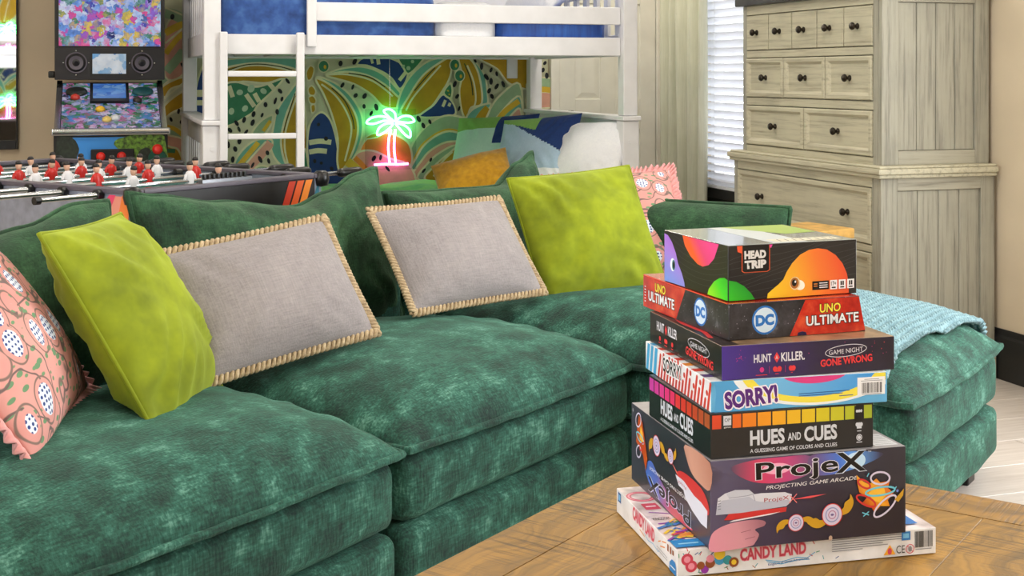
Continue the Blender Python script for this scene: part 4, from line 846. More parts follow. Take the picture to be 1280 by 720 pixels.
F.rects([(.292, .333, .17, .21), (.384, .411, .17, .21)], HR, 'print_icon'); F.lines([[(.266, .14), (.266, .34)], [(.358, .14), (.358, .34)]], .0005, HP, 'print_line'); F.lines([[(.19, .1), (.255, .1)], [(.30, .11), (.32, .11)], [(.39, .12), (.40, .12)]], .001, HR, 'fine_print')
F.ring(.71, .66, .034, .0085, .0009, PW_, rot=R(4)); F.text('GAME NIGHT', PW_, .61, .81, .585, .72, bold=.0, rot=R(3)); F.text('GONE WRONG', HR, .56, .865, .26, .48, bold=.03, rot=R(3))
for k in range(26): F.ell(random.choice([random.uniform(.06, .12), random.uniform(.86, .97), random.uniform(.1, .9)]), random.uniform(.5, .93), random.uniform(.0003, .0009), random.uniform(.0003, .0009), HP if k % 3 else HR, 'print_speck', k=3, n=8)
L.text('HUNT', PW_, .11, .22, .50, .80, bold=.02); L.poly([(.235, .63), (.25, .8), (.265, .63), (.25, .46)], HR, 'print'); L.text('KILLER', PW_, .28, .41, .50, .80, bold=.02)
for x in (.16, .24, .26, .345): L.ell(x, .28, .004, .0038, HR, 'print_icon')
L.lines([[(.14, .14), (.18, .14)], [(.23, .14), (.27, .14)], [(.33, .14), (.36, .14)]], .0015, HR, 'fine_print')
L.ring(.71, .62, .04, .010, .0009, PW_, rot=R(-3)); L.text('GAME NIGHT', PW_, .60, .82, .55, .70); L.text('GONE WRONG', HR, .54, .90, .20, .46, bold=.03, rot=R(-2))
Tp.rects([(.005, .10, .01, .99)], ink((40, 30, 32)), 'print'); Tp.lines([[(.03, .2), (.06, .35), (.04, .6), (.07, .8)]], .008, HR, 'print')
# --- black and red card game
t = NT('space_print'); f = t.noise(t.coord(), 22, 5, .7); nd = t.n('ShaderNodeTexVoronoi'); nd.inputs['Scale'].default_value = 160; t.l(t.coord(), nd.inputs['Vector'])
stv = t.ramp(nd.outputs['Distance'], [(.08, (255, 255, 255)), (.16, (0, 0, 0))]); t.col(t.mix(t.math('MULTIPLY', stv, .5), t.ramp(f, [(.35, (16, 15, 18)), (.6, (58, 56, 62)), (.8, (132, 130, 138))]), (190, 190, 205))); t.set(Roughness=.35); t.b.inputs['Coat Weight'].default_value = .2
t = NT('red_print'); f = t.noise(t.coord(), 26, 4, .65); t.col(t.ramp(f, [(.3, (150, 26, 20)), (.5, (196, 44, 28)), (.75, (228, 92, 52))])); t.set(Roughness=.2); t.b.inputs['Coat Weight'].default_value = .6
o, F, L, Tp = game_box('black starry box with red panels and a round blue logo, second from the top', (.883, 1.688), .8, .234, .30, .0545, 0.8110, ['space_print', 'space_print', 'red_print', 'space_print'], slant=.011)
DCB, LB = ink((34, 110, 190)), ink((206, 224, 240))
def dc(F, cx, rx, ry):
    F.ell(cx, .50, rx, ry, DCB, 'logo'); F.ell(cx, .50, rx * .86, ry * .86, LB, 'logo'); F.text('DC', DCB, cx - rx * .72 / F.W, cx + rx * .72 / F.W, .50 - ry * .40 / F.H, .50 + ry * .40 / F.H, bold=.06, rot=R(2))
UY = ink((250, 224, 70)); NB = ink((20, 16, 20))
F.poly([(.435, .01), (.55, .975), (.948, .975), (.996, .03), (.94, .01)], 'red_print', 'print'); F.poly([(.49, .01), (.495, .09), (.525, .12), (.555, .09), (.56, .01)], ink((34, 26, 70)), 'print_tab'); dc(F, .255, .0215, .0215)
F.text('UNO', UY, .655, .81, .60, .84, bold=.02, rot=R(1), out=NB, outw=.05, shear=.05); F.text('ULTIMATE', WHITE, .555, .945, .27, .54, bold=.02, rot=R(1), out=NB, outw=.05)
L.poly([(.005, .02), (.42, .02), (.53, .98), (.005, .98)], 'red_print', 'print'); dc(L, .70, .0215, .0215)
L.text('UNO', UY, .16, .29, .60, .86, bold=.02, out=NB, outw=.05); L.text('ULTIMATE', WHITE, .075, .40, .26, .56, bold=.02, out=NB, outw=.05); L.lines([[(.01, .99), (.99, .99)]], .0015, ink((214, 70, 46)), 'print_line'); L.lines([[(.025, .2 + k * .09), (.04, .2 + k * .09)] for k in range(6)], .0015, LB, 'fine_print')
# --- the bird game on top
card('head_black', (24, 23, 25), .38); t = NT('head_top')
f = t.noise(t.coord((5, 2, 1)), 1, 2); t.col(t.ramp(f, [(.3, (96, 100, 100)), (.45, (150, 156, 158)), (.55, (190, 196, 190)), (.62, (150, 170, 70)), (.8, (170, 176, 168))])); t.set(Roughness=.12); t.b.inputs['Coat Weight'].default_value = .8; t.b.inputs['Coat Roughness'].default_value = .05
o, F, L, Tp = game_box('black box with an orange bird head print, topmost of the game stack', (.889, 1.702), 2.2, .225, .207, .083, 0.8658, ['head_black', 'head_black', 'head_top', 'head_black'])
LN = ink((62, 62, 66))
F.lines([clipf([(x, .98 - k * .10 - .9 * (1 - x) ** 2 * .28 + .30 * x * x + .04 * math.sin(x * 7 + k)) for x in [i / 30 for i in range(31)] if .02 < .98 - k * .10 - .9 * (1 - x) ** 2 * .28 + .30 * x * x + .04 * math.sin(x * 7 + k) < .98]) for k in range(10)], .0006, LN, 'print_line')
L.lines([clipf([(x, .16 + k * .105 + .55 * (x - .6) ** 2 * 1.6) for x in [.15 + i / 36 for i in range(31)] if .16 + k * .105 + .88 * (x - .6) ** 2 < .98]) for k in range(8)], .0006, LN, 'print_line')
BIRD = grad('bird_orange', (1, 0, .35), .075, .235, [(0, (240, 200, 40)), (.3, (238, 170, 40)), (.6, (236, 120, 46)), (1, (226, 56, 44))])
F.poly([(.295, .015), (.30, .10), (.33, .16), (.38, .25), (.42, .34), (.445, .47), (.49, .63), (.55, .77), (.62, .85), (.69, .87), (.76, .84), (.83, .73), (.885, .57), (.92, .38), (.935, .20), (.935, .015)], BIRD, 'print_bird')
F.ell(.545, .22, .0095, .0075, ink((246, 240, 226)), 'print_eye', rot=R(-20)); F.ell(.51, .255, .009, .0098, ink((232, 210, 170)), 'print_eye'); F.ell(.507, .26, .0074, .0084, ink((168, 104, 40)), 'print_eye'); F.ell(.504, .265, .0042, .0052, BLK, 'print_eye'); F.ell(.512, .285, .0014, .0018, WHITE, 'print_eye')
F.rects([(.645, .775, .11, .27)], BLK, 'print_badge'); F.lines([[(.70, .23), (.765, .23)], [(.70, .19), (.765, .19)], [(.70, .15), (.765, .15)]], .0013, WHITE, 'fine_print'); F.lines([[(.655, .22), (.685, .22)], [(.655, .18), (.685, .18)]], .0012, ORA, 'fine_print')
for i, s in enumerate(('17+', '4-8', '30')): a = .782 + i * .068; F.rects([(a, a + .056, .105, .275)], WHITE, 'print_badge', k=30); (F.text(s, BLK, a + .008, a + .048, .17, .25, bold=.02, k=31) if i == 0 else F.rects([(a + .014, a + .026, .17, .25), (a + .03, a + .042, .17, .25)], BLK, 'print_icon', k=31)); F.rects([(a + .012, a + .044, .125, .15)], BLK, 'fine_print', k=32)
F.poly([(.065, .985), (.07, .88), (.105, .85), (.11, .985)], ink((232, 86, 50)), 'print_tab'); F.poly([(.30, .985), (.30, .93), (.325, .93), (.335, .985)], ink((222, 60, 160)), 'print_tab')
F.poly([(.10, .985), (.10, .53), (.12, .50), (.295, .50), (.315, .53), (.315, .985)], ink((214, 90, 50)), 'print_badge'); F.poly([(.106, .985), (.106, .535), (.124, .51), (.292, .51), (.309, .535), (.309, .985)], BLK, 'print_badge')
F.text('HEAD', ink((216, 214, 214)), .12, .285, .745, .895, bold=.06, rot=R(1)); F.text('TRIP', ink((216, 214, 214)), .122, .287, .57, .72, bold=.06, rot=R(1))
GB = grad('bird_green', (1, -1, 1), -.06, .05, [(0, (150, 220, 40)), (.5, (60, 206, 40)), (1, (30, 150, 40))])
F.poly([(.004, .38), (.06, .35), (.12, .26), (.17, .13), (.20, .015), (.004, .015)], GB, 'print_bird'); L.poly([(.70, .015), (.72, .12), (.80, .29), (.88, .38), (.95, .41), (.996, .385), (.996, .015)], GB, 'print_bird')
L.poly([(.31, .985), (.35, .80), (.44, .63), (.55, .52), (.63, .50), (.72, .56), (.80, .70), (.87, .985)], grad('bird_red', (0, -1, 1), -.15, .02, [(0, (240, 92, 50)), (.6, (238, 90, 44)), (.8, (222, 56, 120)), (1, (230, 60, 140))]), 'print_bird')
L.poly([(.01, .94), (.07, .92), (.14, .80), (.20, .62), (.24, .42), (.30, .26), (.34, .10), (.35, .015), (.01, .015)], grad('bird_blue', (0, -.35, 1), -.07, .14, [(0, (110, 150, 226)), (.3, (170, 120, 220)), (.55, (150, 80, 200)), (.8, (70, 110, 220)), (1, (50, 140, 230))]), 'print_bird')
L.ell(.15, .37, .0085, .0105, ink((236, 240, 250)), 'print_eye'); L.ell(.165, .37, .0055, .0085, ink((60, 120, 130)), 'print_eye'); L.ell(.168, .37, .0035, .0055, BLK, 'print_eye')
Tp.rects([(.35, .62, .01, .99)], ink((190, 196, 196)), 'print'); Tp.poly([(.45, .99), (.98, .99), (.98, .5), (.7, .45)], ink((150, 176, 60)), 'print'); Tp.rects([(.40, .92, .06, .2)], ink((214, 206, 180)), 'print'); Tp.lines([[(.45 + .06 * k, .08), (.47 + .06 * k, .18)] for k in range(8)], .002, BLK, 'print')
# ------------------------------------------------------------------ tall chest of drawers
ch = thing('chest_of_drawers', 'tall whitewashed wooden chest of drawers with dark knobs', 'chest of drawers')
LX, LY0, LY1 = 2.872, 4.245, 5.435          # lower case: front plane, near and far side
UX, UY0, UY1 = 2.900, 4.280, 5.400          # upper case
BX = 3.396
def knob(parent, y, z, x):
    M_ = T4(x, y, z) @ Matrix.Rotation(R(-90), 4, 'Y')
    MB().lathe([(0, -.002), (.012, -.002), (.013, .003), (.007, .008), (.007, .016), (.015, .021), (.0165, .027), (.012, .033), (0, .035)], 14, M_).build('knob', 'dark_bronze', parent, smooth=True)
def drawer(y0, y1, z0, z1, xf, raised, knobs=1):
    a, b = y0, y1
    if raised:
        mb = MB(); seq = ((0, .012), (0, -.006), (.004, -.010), (.018, -.010), (.024, -.004), (.03, .002), (.036, .002))
        mb.loft([[(xf + d, a + i, z0 + i), (xf + d, b - i, z0 + i), (xf + d, b - i, z1 - i), (xf + d, a + i, z1 - i)] for i, d in seq]); face = xf + .002
    else: mb = MB(); mb.box(xf - .006, xf + .012, a, b, z0, z1); face = xf - .006
    o = mb.build('drawer', 'white_wash_y', ch, bevel=0 if raised else .003)
    for k in range(knobs):
        yy = (a + b) / 2 if knobs == 1 else (a + (b - a) * (.16 if k == 0 else .80)); knob(o, yy, (z0 + z1) / 2, face)
    return o
def case(x, ya, yb, z0, z1, rows, nm):
    # carcass behind, face frame proud
    MB().box(x + .022, BX, ya + .022, yb - .022, z0, z1).build('carcass', 'white_wash_z_shaded', ch)
    MB().box(x, x + .0215, yb - .035, yb, z0, z1).build('stile', 'white_wash_z_shaded', ch, bevel=.002); MB().box(x, x + .0215, ya + .022, ya + .06, z0, z1).build('stile', 'white_wash_z_shaded', ch, bevel=.002)
    zs = [z0] + [q for r in rows for q in r] + [z1]
    for k in range(0, len(zs), 2): MB().box(x, x + .0215, ya + .06, yb - .035, zs[k], zs[k + 1]).build('rail', 'white_wash_y', ch, bevel=.002)
    # near side: two stiles, two rails and four recessed planks; far side a plain panel
    MB().box(x, x + .075, ya, ya + .0215, z0, z1).build('side_stile', 'white_wash_z_shaded', ch, bevel=.002); MB().box(BX - .065, BX, ya, ya + .0215, z0, z1).build('side_stile', 'white_wash_z_shaded', ch, bevel=.002)
    a, b = x + .075, BX - .065
    hb, ht = (.055, .035) if nm == 'upper' else (.09, .05)
    MB().box(a, b, ya, ya + .0215, z0, z0 + hb).build('side_rail', 'white_wash_x_shaded', ch, bevel=.002); MB().box(a, b, ya, ya + .0215, z1 - ht, z1).build('side_rail', 'white_wash_x_shaded', ch, bevel=.002)
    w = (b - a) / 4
    for k in range(4): MB().box(a + k * w + .0012, a + (k + 1) * w - .0012, ya + .009, ya + .0215, z0 + hb + .001, z1 - ht - .001).build('side_plank', 'white_wash_z_shaded', ch, bevel=.0025, seg=1)
    MB().box(x + .022, BX, yb - .0215, yb, z0, z1).build('far_side', 'white_wash_z_shaded', ch)
rl = [(.118, .294), (.312, .512), (.540, .766)]
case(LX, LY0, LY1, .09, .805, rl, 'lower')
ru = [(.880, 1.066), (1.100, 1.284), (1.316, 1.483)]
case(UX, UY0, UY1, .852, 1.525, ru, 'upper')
for z0, z1 in rl: drawer(LY0 + .064, LY1 - .039, z0 + .004, z1 - .004, LX + .004, True, 2)
a, b = UY0 + .060, UY1 - .035
for (z0, z1), n in zip(ru, (2, 3, 5)):
    for k in range(n):
        w = (b - a) / n; drawer(a + k * w + .004, a + (k + 1) * w - .004, z0 + .004, z1 - .004, UX + .003, n < 5)
mb = MB(); 
for x, z0, z1 in ((.018, .805, .820), (.026, .820, .842), (.016, .842, .852)): mb.box(LX - x, BX, LY0 - x, LY1 + x, z0, z1)
mb.build('waist_moulding', 'white_wash_y', ch, bevel=.004)
MB().box(UX - .03, BX, UY0 - .03, UY1 + .03, 1.525, 1.565).build('chest_top', plain('charcoal_top', (66, 66, 66), .45, var=.25), ch, bevel=.006)
MB().box(LX - .012, BX, LY0 - .012, LY1 + .012, .0, .09).build('plinth', 'white_wash_y', ch, bevel=.004)
# ------------------------------------------------------------------ small wooden stool behind the sofa arm
sx, sy = 2.555, 4.29
stl = thing('wooden_stool', 'small honey-coloured wooden stool behind the sofa arm, before the chest', 'stool', M=T4(sx, sy, 0) @ RZ(R(14)))
MB().box(-.15, .15, -.125, .125, .585, .625).build('stool_top', 'honey_wood', stl, bevel=.006)
for x in (-.115, .115):
    for y in (-.095, .095): MB().box(x - .018, x + .018, y - .018, y + .018, 0, .585).build('leg', 'honey_wood', stl, bevel=.003)
for y in (-.095, .095): MB().box(-.097, .097, y - .01, y + .01, .53, .585).build('apron', 'honey_wood', stl); MB().box(-.097, .097, y - .01, y + .01, .18, .21).build('stretcher', 'honey_wood', stl)
for x in (-.115, .115): MB().box(x - .01, x + .01, -.077, .077, .53, .585).build('apron', 'honey_wood', stl)
# ------------------------------------------------------------------ bunk beds
BL, BW = 2.05, 1.45
def bunk(label, M):
    b = thing('bunk_bed', label, 'bed', M=M, group='white bunk beds'); m = 'white_paint'
    P = lambda nm, *a, bev=.005: MB().box(*a).build(nm, m, b, bevel=bev)
    for x in (0, BL):
        for y in (0, BW):
            P('post', x - .044, x + .044, y - .044, y + .044, 0, .975); P('post', x - .038, x + .038, y - .038, y + .038, 1.0, 1.78)
            MB().lathe([(0, 0), (.011, 0), (.011, .004), (0, .004)], 14, T4(x, y - .044, .87) @ Matrix.Rotation(R(90), 4, 'X')).build('bolt_cover', m, b) if y == 0 else None
        # end boards: lower cap and board with slats below, upper rails with slats
        P('end_cap', x - .05, x + .05, -.06, BW + .06, .976, .999); P('end_board', x - .012, x + .012, .045, BW - .045, .865, .975); P('end_board', x - .012, x + .012, .045, BW - .045, .28, .42)
        for k in range(9):
            y = .12 + k * (BW - .24) / 8; P('slat', x - .009, x + .009, y - .028, y + .028, .42, .865, bev=.002); P('slat', x - .009, x + .009, y - .028, y + .028, 1.41, 1.62, bev=.002)
        P('end_rail', x - .012, x + .012, .039, BW - .039, 1.30, 1.41); P('end_rail', x - .012, x + .012, .039, BW - .039, 1.62, 1.73)
    for y in (-.004, BW - .02): P('side_rail', .039, BL - .039, y, y + .024, 1.30, 1.392); P('bed_rail', .045, BL - .045, y, y + .024, .28, .42)
    P('guard_rail', .44, BL - .039, -.004, .02, 1.457, 1.545); P('guard_rail', .44, BL - .039, -.004, .02, 1.62, 1.70); P('guard_post', .43, .475, -.027, -.0045, 1.335, 1.72)
    P('guard_rail', .039, BL - .039, BW - .02, BW + .004, 1.457, 1.545); P('guard_rail', .039, BL - .039, BW - .02, BW + .004, 1.62, 1.70)
    for k in range(12):
        x = .12 + k * (BL - .24) / 11
        for z in (1.30, .32): P('base_slat', x - .04, x + .04, .021, BW - .021, z + .01, z + .028, bev=0)
    for x in (.048, .395): P('ladder_stile', x - .018, x + .018, -.062, -.028, 0, 1.40)
    for z in (.36, .645, .925, 1.21): P('ladder_rung', .066, .377, -.060, -.030, z - .013, z + .013)
    # bedding of the upper berth
    def bed_block(nm, lab, cat, mat, x0, x1, z0, z1, r=.05, puff=.02, seed=0, yi=.03):
        o = rbox(x0, x1, yi, BW - yi, z0, z1, r, puff, 16, seed).build(nm, mat, None, smooth=True, weld=True); o.matrix_basis = M; return tag(o, lab, cat)
    return b, bed_block
BM = T4(.5, 5.96, 0)
bk, blk = bunk('white wooden bunk bed with ladder against the painted leaf wall', BM)
blk('mattress', 'upper mattress of the white bunk bed', 'mattress', 'white_cotton', .06, BL - .06, 1.335, 1.40, .03, .0, 0, .07)
blk('blue_blanket', 'blue plush blanket spread over the ladder end of the upper berth', 'blanket', 'blue_plush', .035, 1.06, 1.35, 1.60, .05, .02, 3)
blk('white_sheet', 'white folded sheet band across the middle of the upper berth', 'sheet', 'white_cotton', 1.065, 1.37, 1.35, 1.56, .05, .01, 5)
blk('blue_comforter', 'bright blue comforter on the far right of the upper berth', 'comforter', 'blue_satin', 1.375, 1.95, 1.35, 1.54, .05, .015, 8)
blk('mattress', 'lower mattress of the white bunk bed', 'mattress', 'white_cotton', .05, BL - .05, .352, .52, .04, .0)
def cover(u, v):
    x = .04 + u * 1.72; y = -.0 + v * BW; e = min(v, 1 - v) * BW; z = .575 + .03 * nz(x * 2, y * 2, 1, 1.5) + .02 * nz(x, y, 5, 6) - max(0, .06 - e) ** 2 * 14
    return (x, max(.03, min(BW - .03, y)), z)
o = MB().grid(cover, 60, 40).build('bed_cover', 'green_cover', None, smooth=True); o.matrix_basis = BM; m = o.modifiers.new('s', 'SOLIDIFY'); m.thickness = .035
tag(o, 'green and teal cover spread over the lower berth', 'bed cover')
def bed_pillow(name, label, c, w, h, T, yaw, lean, roll, mat, seed, group=None):
    t = thing(name, label, 'pillow', M=T4(*c) @ frame((0, 0, 0), R(yaw), R(lean), R(roll)), group=group); mb = pil(w, h, T, 64 if callable(mat) else 30, .04, .006, seed)
    if callable(mat):
        mats = ['leaf_cotton', 'navy_cotton', 'sky_cotton', 'white_cotton', 'mint_cotton']
        mb.mi = [mat(*[sum(mb.v[i][k] for i in f) / len(f) for k in (0, 2)], sum(mb.v[i][1] for i in f)) for f in mb.f]; mb.build('pillow_body', mats, t, smooth=True)
    else: mb.build('pillow_body', mat, t, smooth=True, weld=True)
    return t
def block_a(x, z, y): return 0 if z > .10 - x * .3 and x < .02 else 1 if z > .02 + (x - .1) * -.5 else (3 if z < -.12 else 2)
def block_b(x, z, y): return 1 if x > .04 and z > .0 else 0 if z > .10 else (4 if z > -.16 else 3)
bed_pillow('bed_pillow', 'plain white bed pillow next to the right front bunk post', (2.405, 6.13, .80), .46, .36, .15, -62, 24, 3, 'white_cotton', 2.)
bed_pillow('bed_pillow', 'colour-block pillow with a navy corner beside the white pillow', (2.22, 6.42, .80), .52, .40, .15, -58, 24, 6, block_a, 3., 'colour-block bed pillows')
bed_pillow('bed_pillow', 'mint and green colour-block pillow nearest the painted wall', (2.14, 6.93, .79), .54, .40, .16, -50, 24, 4, block_b, 4., 'colour-block bed pillows')
bed_pillow('mustard_pillow', 'mustard velvet pillow lying on the lower berth', (1.83, 6.26, .685), .40, .30, .15, -28, 46, 20, 'mustard_velvet', 5.)
bed_pillow('bed_pillow', 'white pillow on the upper berth at the right end', (2.30, 6.5, 1.66), .5, .4, .16, -75, 50, 0, 'white_cotton', 6.)
# ------------------------------------------------------------------ neon palm sign
def palm_pts():
    z7 = lambda p: [(on_back(400 + x / 4.267, 70 + y / 4.267, 7.44)) for x, y in p]
    fr = [[(398, 350), (360, 318), (340, 292), (368, 284), (396, 300), (404, 330)], [(390, 345), (335, 322), (275, 330), (248, 356), (285, 362), (340, 346)], [(388, 360), (348, 362), (312, 388), (306, 420), (336, 412), (372, 384)], [(406, 345), (440, 322), (480, 322), (503, 346), (472, 356), (430, 352)], [(406, 360), (450, 370), (480, 398), (480, 434), (455, 420), (424, 386)]]
    tr = [[(378, 392), (368, 440), (365, 500), (372, 572)], [(402, 392), (397, 440), (396, 500), (404, 572)]]; ba = [[(290, 581), (350, 577), (420, 578), (470, 574)]]
    return [z7(f) for f in fr], [z7(f) for f in tr], [z7(f) for f in ba]
def palm(label, M, group='neon palm signs'):
    fr, tr, ba = palm_pts(); cx, cz = on_back(490, 170, 7.44); s = thing('neon_sign', label, 'neon sign', M=M, group=group)
    V3 = lambda p, y=0: (p[0] - cx, y, p[1] - cz)
    for f in fr: MB().tube([V3(p) for p in spline(f, 5)], .0062, 7, True).build('frond_tube', 'neon_green', s, smooth=True)
    for f in tr: MB().tube([V3(p) for p in spline(f, 5, False)], .0065, 7).build('trunk_tube', 'neon_pink', s, smooth=True)
    for f in ba: MB().tube([V3(p) for p in spline(f, 5, False)], .0065, 7).build('base_tube', 'neon_pink', s, smooth=True)
    MB().box(-.16, .15, .010, .014, -.20, .16).build('acrylic_back', 'glass', s); MB().tube([(-.01, .012, .16), (-.012, .02, .55)], .0015, 5).build('hanging_wire', 'chrome', s)
    return s
pcx, pcz = on_back(490, 170, 7.44)
palm('glowing neon palm tree sign with green fronds on the painted wall', T4(pcx, 7.44, pcz))
# ------------------------------------------------------------------ second bunk at the rear, seen in the mirror
RM = T4(-.10, -1.62, 0) @ RZ(math.pi)
bk2, blk2 = bunk('white bunk bed at the rear of the room, seen only in the mirror', RM)
blk2('mattress', 'upper mattress of the rear bunk seen in the mirror', 'mattress', 'white_cotton', .05, BL - .05, 1.33, 1.54, .03, .0)
blk2('mattress', 'lower mattress of the rear bunk seen in the mirror', 'mattress', 'sky_cotton', .05, BL - .05, .352, .60, .04, .0)
mroot = MB().box(.16, 2.68, 7.4985, 7.4995, .2, 2.7).build('mural_ground', 'mural_ground', wall_rear); 
MR = T4(-1.10 + pcx, -3.2 + 7.5, 0) @ RZ(math.pi); mroot.matrix_basis = MR
for c in mural:
    if c.name.startswith('mural_') and not c.name.startswith('mural_ground'):
        k = c.copy(); C.objects.link(k); k.parent = wall_rear; k.matrix_basis = MR
palm('lower neon palm sign on the rear wall, seen in the mirror', T4(-1.10, -3.14, .80) @ RZ(math.pi)); palm('upper neon palm sign on the rear wall, seen in the mirror', T4(-1.10, -3.14, 1.75) @ RZ(math.pi))
# ------------------------------------------------------------------ pinball machine
pb = thing('pinball_machine', 'digital pinball machine with glowing screens against the beige wall', 'pinball machine', M=T4(.07, 6.45, 0))
HW = .262
prof = [(0, .52), (0, .925), (.56, 1.165), (.56, .52)]
MB().prism(prof, lambda y, z, x: (x, y, z), -HW, HW).build('cabinet', 'black_plastic', pb)
for x in (-HW + .03, HW - .03):
    for y in (.04, .52): MB().tube([(x, y, 0), (x, y, .53)], .022, 8).build('leg', 'steel', pb)
sl_ = (1.165 - .925) / .56; pn = math.sqrt(1 + sl_ * sl_)
def onslope(x, q, e=0.): return (x, q * .56 - e * sl_ / pn, .925 + q * .24 + e / pn)
for x in (-HW + .001, HW - .027): MB().add([onslope(x, 0, 0), onslope(x + .026, 0, 0), onslope(x + .026, .99, 0), onslope(x, .99, 0), onslope(x, 0, .016), onslope(x + .026, 0, .016), onslope(x + .026, .99, .016), onslope(x, .99, .016)], [(0, 3, 2, 1), (4, 5, 6, 7), (0, 1, 5, 4), (2, 3, 7, 6), (0, 4, 7, 3), (1, 2, 6, 5)]).build('side_rail', 'chrome', pb)
MB().box(-HW - .012, HW + .012, -.022, .02, .915, .95).build('lock_bar', 'chrome', pb, bevel=.008)
MB().quad(onslope(-.232, .05, .004), onslope(.232, .05, .004), onslope(.232, .97, .004), onslope(-.232, .97, .004)).build('playfield_screen', 'screen_play', pb)
MB().add([onslope(-.10, .55, .005), onslope(.09, .55, .005), onslope(.09, .93, .005), onslope(-.10, .93, .005), onslope(-.10, .55, .02), onslope(.09, .55, .02), onslope(.09, .93, .02), onslope(-.10, .93, .02)], [(0, 3, 2, 1), (4, 5, 6, 7), (0, 1, 5, 4), (2, 3, 7, 6), (0, 4, 7, 3), (1, 2, 6, 5)]).build('score_bezel', 'black_plastic', pb)
MB().quad(onslope(-.085, .60, .021), onslope(.075, .60, .021), onslope(.075, .90, .021), onslope(-.085, .90, .021)).build('score_screen', 'screen_sea', pb)
for x in (-.165, .16): MB().lathe([(0, .0), (.055, .0), (.05, .01), (.03, .016), (0, .016)], 20, Matrix.Translation(onslope(x, .78, .005)) @ Matrix.Rotation(R(23), 4, 'X')).build('bumper', plain('bumper_dark%d' % (x > 0), (40, 46, 44) if x < 0 else (30, 90, 96), .3), pb, smooth=True)
for i, (x, q, c) in enumerate(((-.05, .42, (240, 190, 50)), (.02, .25, (230, 235, 250)), (-.02, .22, (240, 210, 120)), (-.17, .66, (200, 60, 50)), (.13, .6, (60, 50, 50)))): MB().lathe([(0, .0), (.024, .0), (.022, .012), (.008, .022), (0, .022)], 14, Matrix.Translation(onslope(x, q, .005)) @ Matrix.Rotation(R(23), 4, 'X')).build('playfield_piece', plain('piece%d' % i, c, .3), pb, smooth=True)
FP = Face(pb, (-HW, 0, .52), (1, 0, 0), (0, 0, 1), 2 * HW, .39, .0004)
FP.rects([(.03, .97, .03, .99)], ink((60, 140, 220)), 'front_art')
LEAF, DKG = plain('art_leaf', (86, 120, 40), .4, var=.7, scale=60), plain('art_dark', (34, 44, 34), .4, var=.5, scale=60)
FP.poly([(.03, .99), (.16, .99), (.22, .85), (.2, .72), (.3, .6), (.3, .03), (.03, .03)], DKG, 'front_art', smooth=3); FP.poly([(.03, .6), (.1, .66), (.2, .5), (.25, .3), (.3, .1), (.03, .05)], LEAF, 'front_art', smooth=3)
FP.poly([(.52, .90), (.62, .99), (.97, .99), (.97, .03), (.66, .03), (.68, .5), (.64, .75)], LEAF, 'front_art', smooth=3); FP.poly([(.74, .8), (.84, .84), (.86, .6), (.78, .4), (.74, .55)], DKG, 'front_art', smooth=3)
MB().box(-HW + .32 * 2 * HW, -HW + .70 * 2 * HW, -.02, -.004, .60, .85).build('control_plate', 'black_plastic', pb, bevel=.006)
def button(x, z, r, c, y=-.02):
    MB().lathe([(0, 0), (r * 1.25, 0), (r * 1.2, .005), (r, .006), (r * .98, .012), (r * .6, .016), (0, .017)], 20, T4(x, y, z) @ Matrix.Rotation(R(90), 4, 'X')).build('button', plain('button_red', c, .3) if 'button_red' not in MATS else 'button_red', pb, smooth=True)
button(-.049, .815, .017, (226, 40, 30)); button(.046, .815, .017, (226, 40, 30)); MB().lathe([(0, 0), (.044, 0), (.042, .005), (0, .005)], 24, T4(.213, -.005, .80) @ Matrix.Rotation(R(90), 4, 'X')).build('button_plate', ink((16, 80, 62)), pb); button(.213, .845, .02, (226, 40, 30), -.011)
plain('rim_grey', (92, 86, 98), .4, var=.1)
BZ, BYF = 1.18, .50
MB().box(-.272, .272, BYF + .02, BYF + .45, BZ, 2.0).build('backbox', 'black_plastic', pb, bevel=.006)
MB().box(-.272, .272, BYF, BYF + .0195, BZ, BZ + .165).build('speaker_panel', 'soft_black', pb, bevel=.004)
MB().box(-.252, .252, BYF + .008, BYF + .0195, BZ + .175, 1.96).build('main_screen', 'screen_art', pb)
for x_ in (-1, 1): MB().box(min(x_ * .272, x_ * .253), max(x_ * .272, x_ * .253), BYF + .002, BYF + .0195, BZ + .166, 1.98).build('screen_bezel', 'black_plastic', pb)
MB().box(-.098, .088, BYF - .004, BYF - .0005, BZ + .022, BZ + .145).build('score_bezel', 'black_plastic', pb); MB().box(-.088, .078, BYF - .006, BYF - .0045, BZ + .032, BZ + .135).build('score_screen', 'screen_sky', pb)
for x in (-.168, .158):
    Ms = T4(x, BYF - .0005, BZ + .088) @ Matrix.Rotation(R(90), 4, 'X')
    MB().lathe([(.049, 0), (.055, 0), (.055, .004), (.052, .006), (.049, .003)], 28, Ms).build('speaker_ring', 'rim_grey', pb, smooth=True); MB().lathe([(0, .004), (.016, .006), (.02, .0015), (.047, .004), (.048, .0), (0, 0)], 28, Ms).build('speaker_cone', 'black_plastic', pb, smooth=True)
    for k in range(4): MB().lathe([(0, 0), (.004, 0), (.003, .003), (0, .003)], 8, T4(x + .062 * math.cos(k * math.pi / 2), BYF - .0005, BZ + .088 + .062 * math.sin(k * math.pi / 2)) @ Matrix.Rotation(R(90), 4, 'X')).build('screw', 'chrome', pb)
MB().box(-.305, -.2725, BYF + .06, BYF + .14, BZ + .01, BZ + .045).build('side_hook', 'black_plastic', pb, bevel=.006)
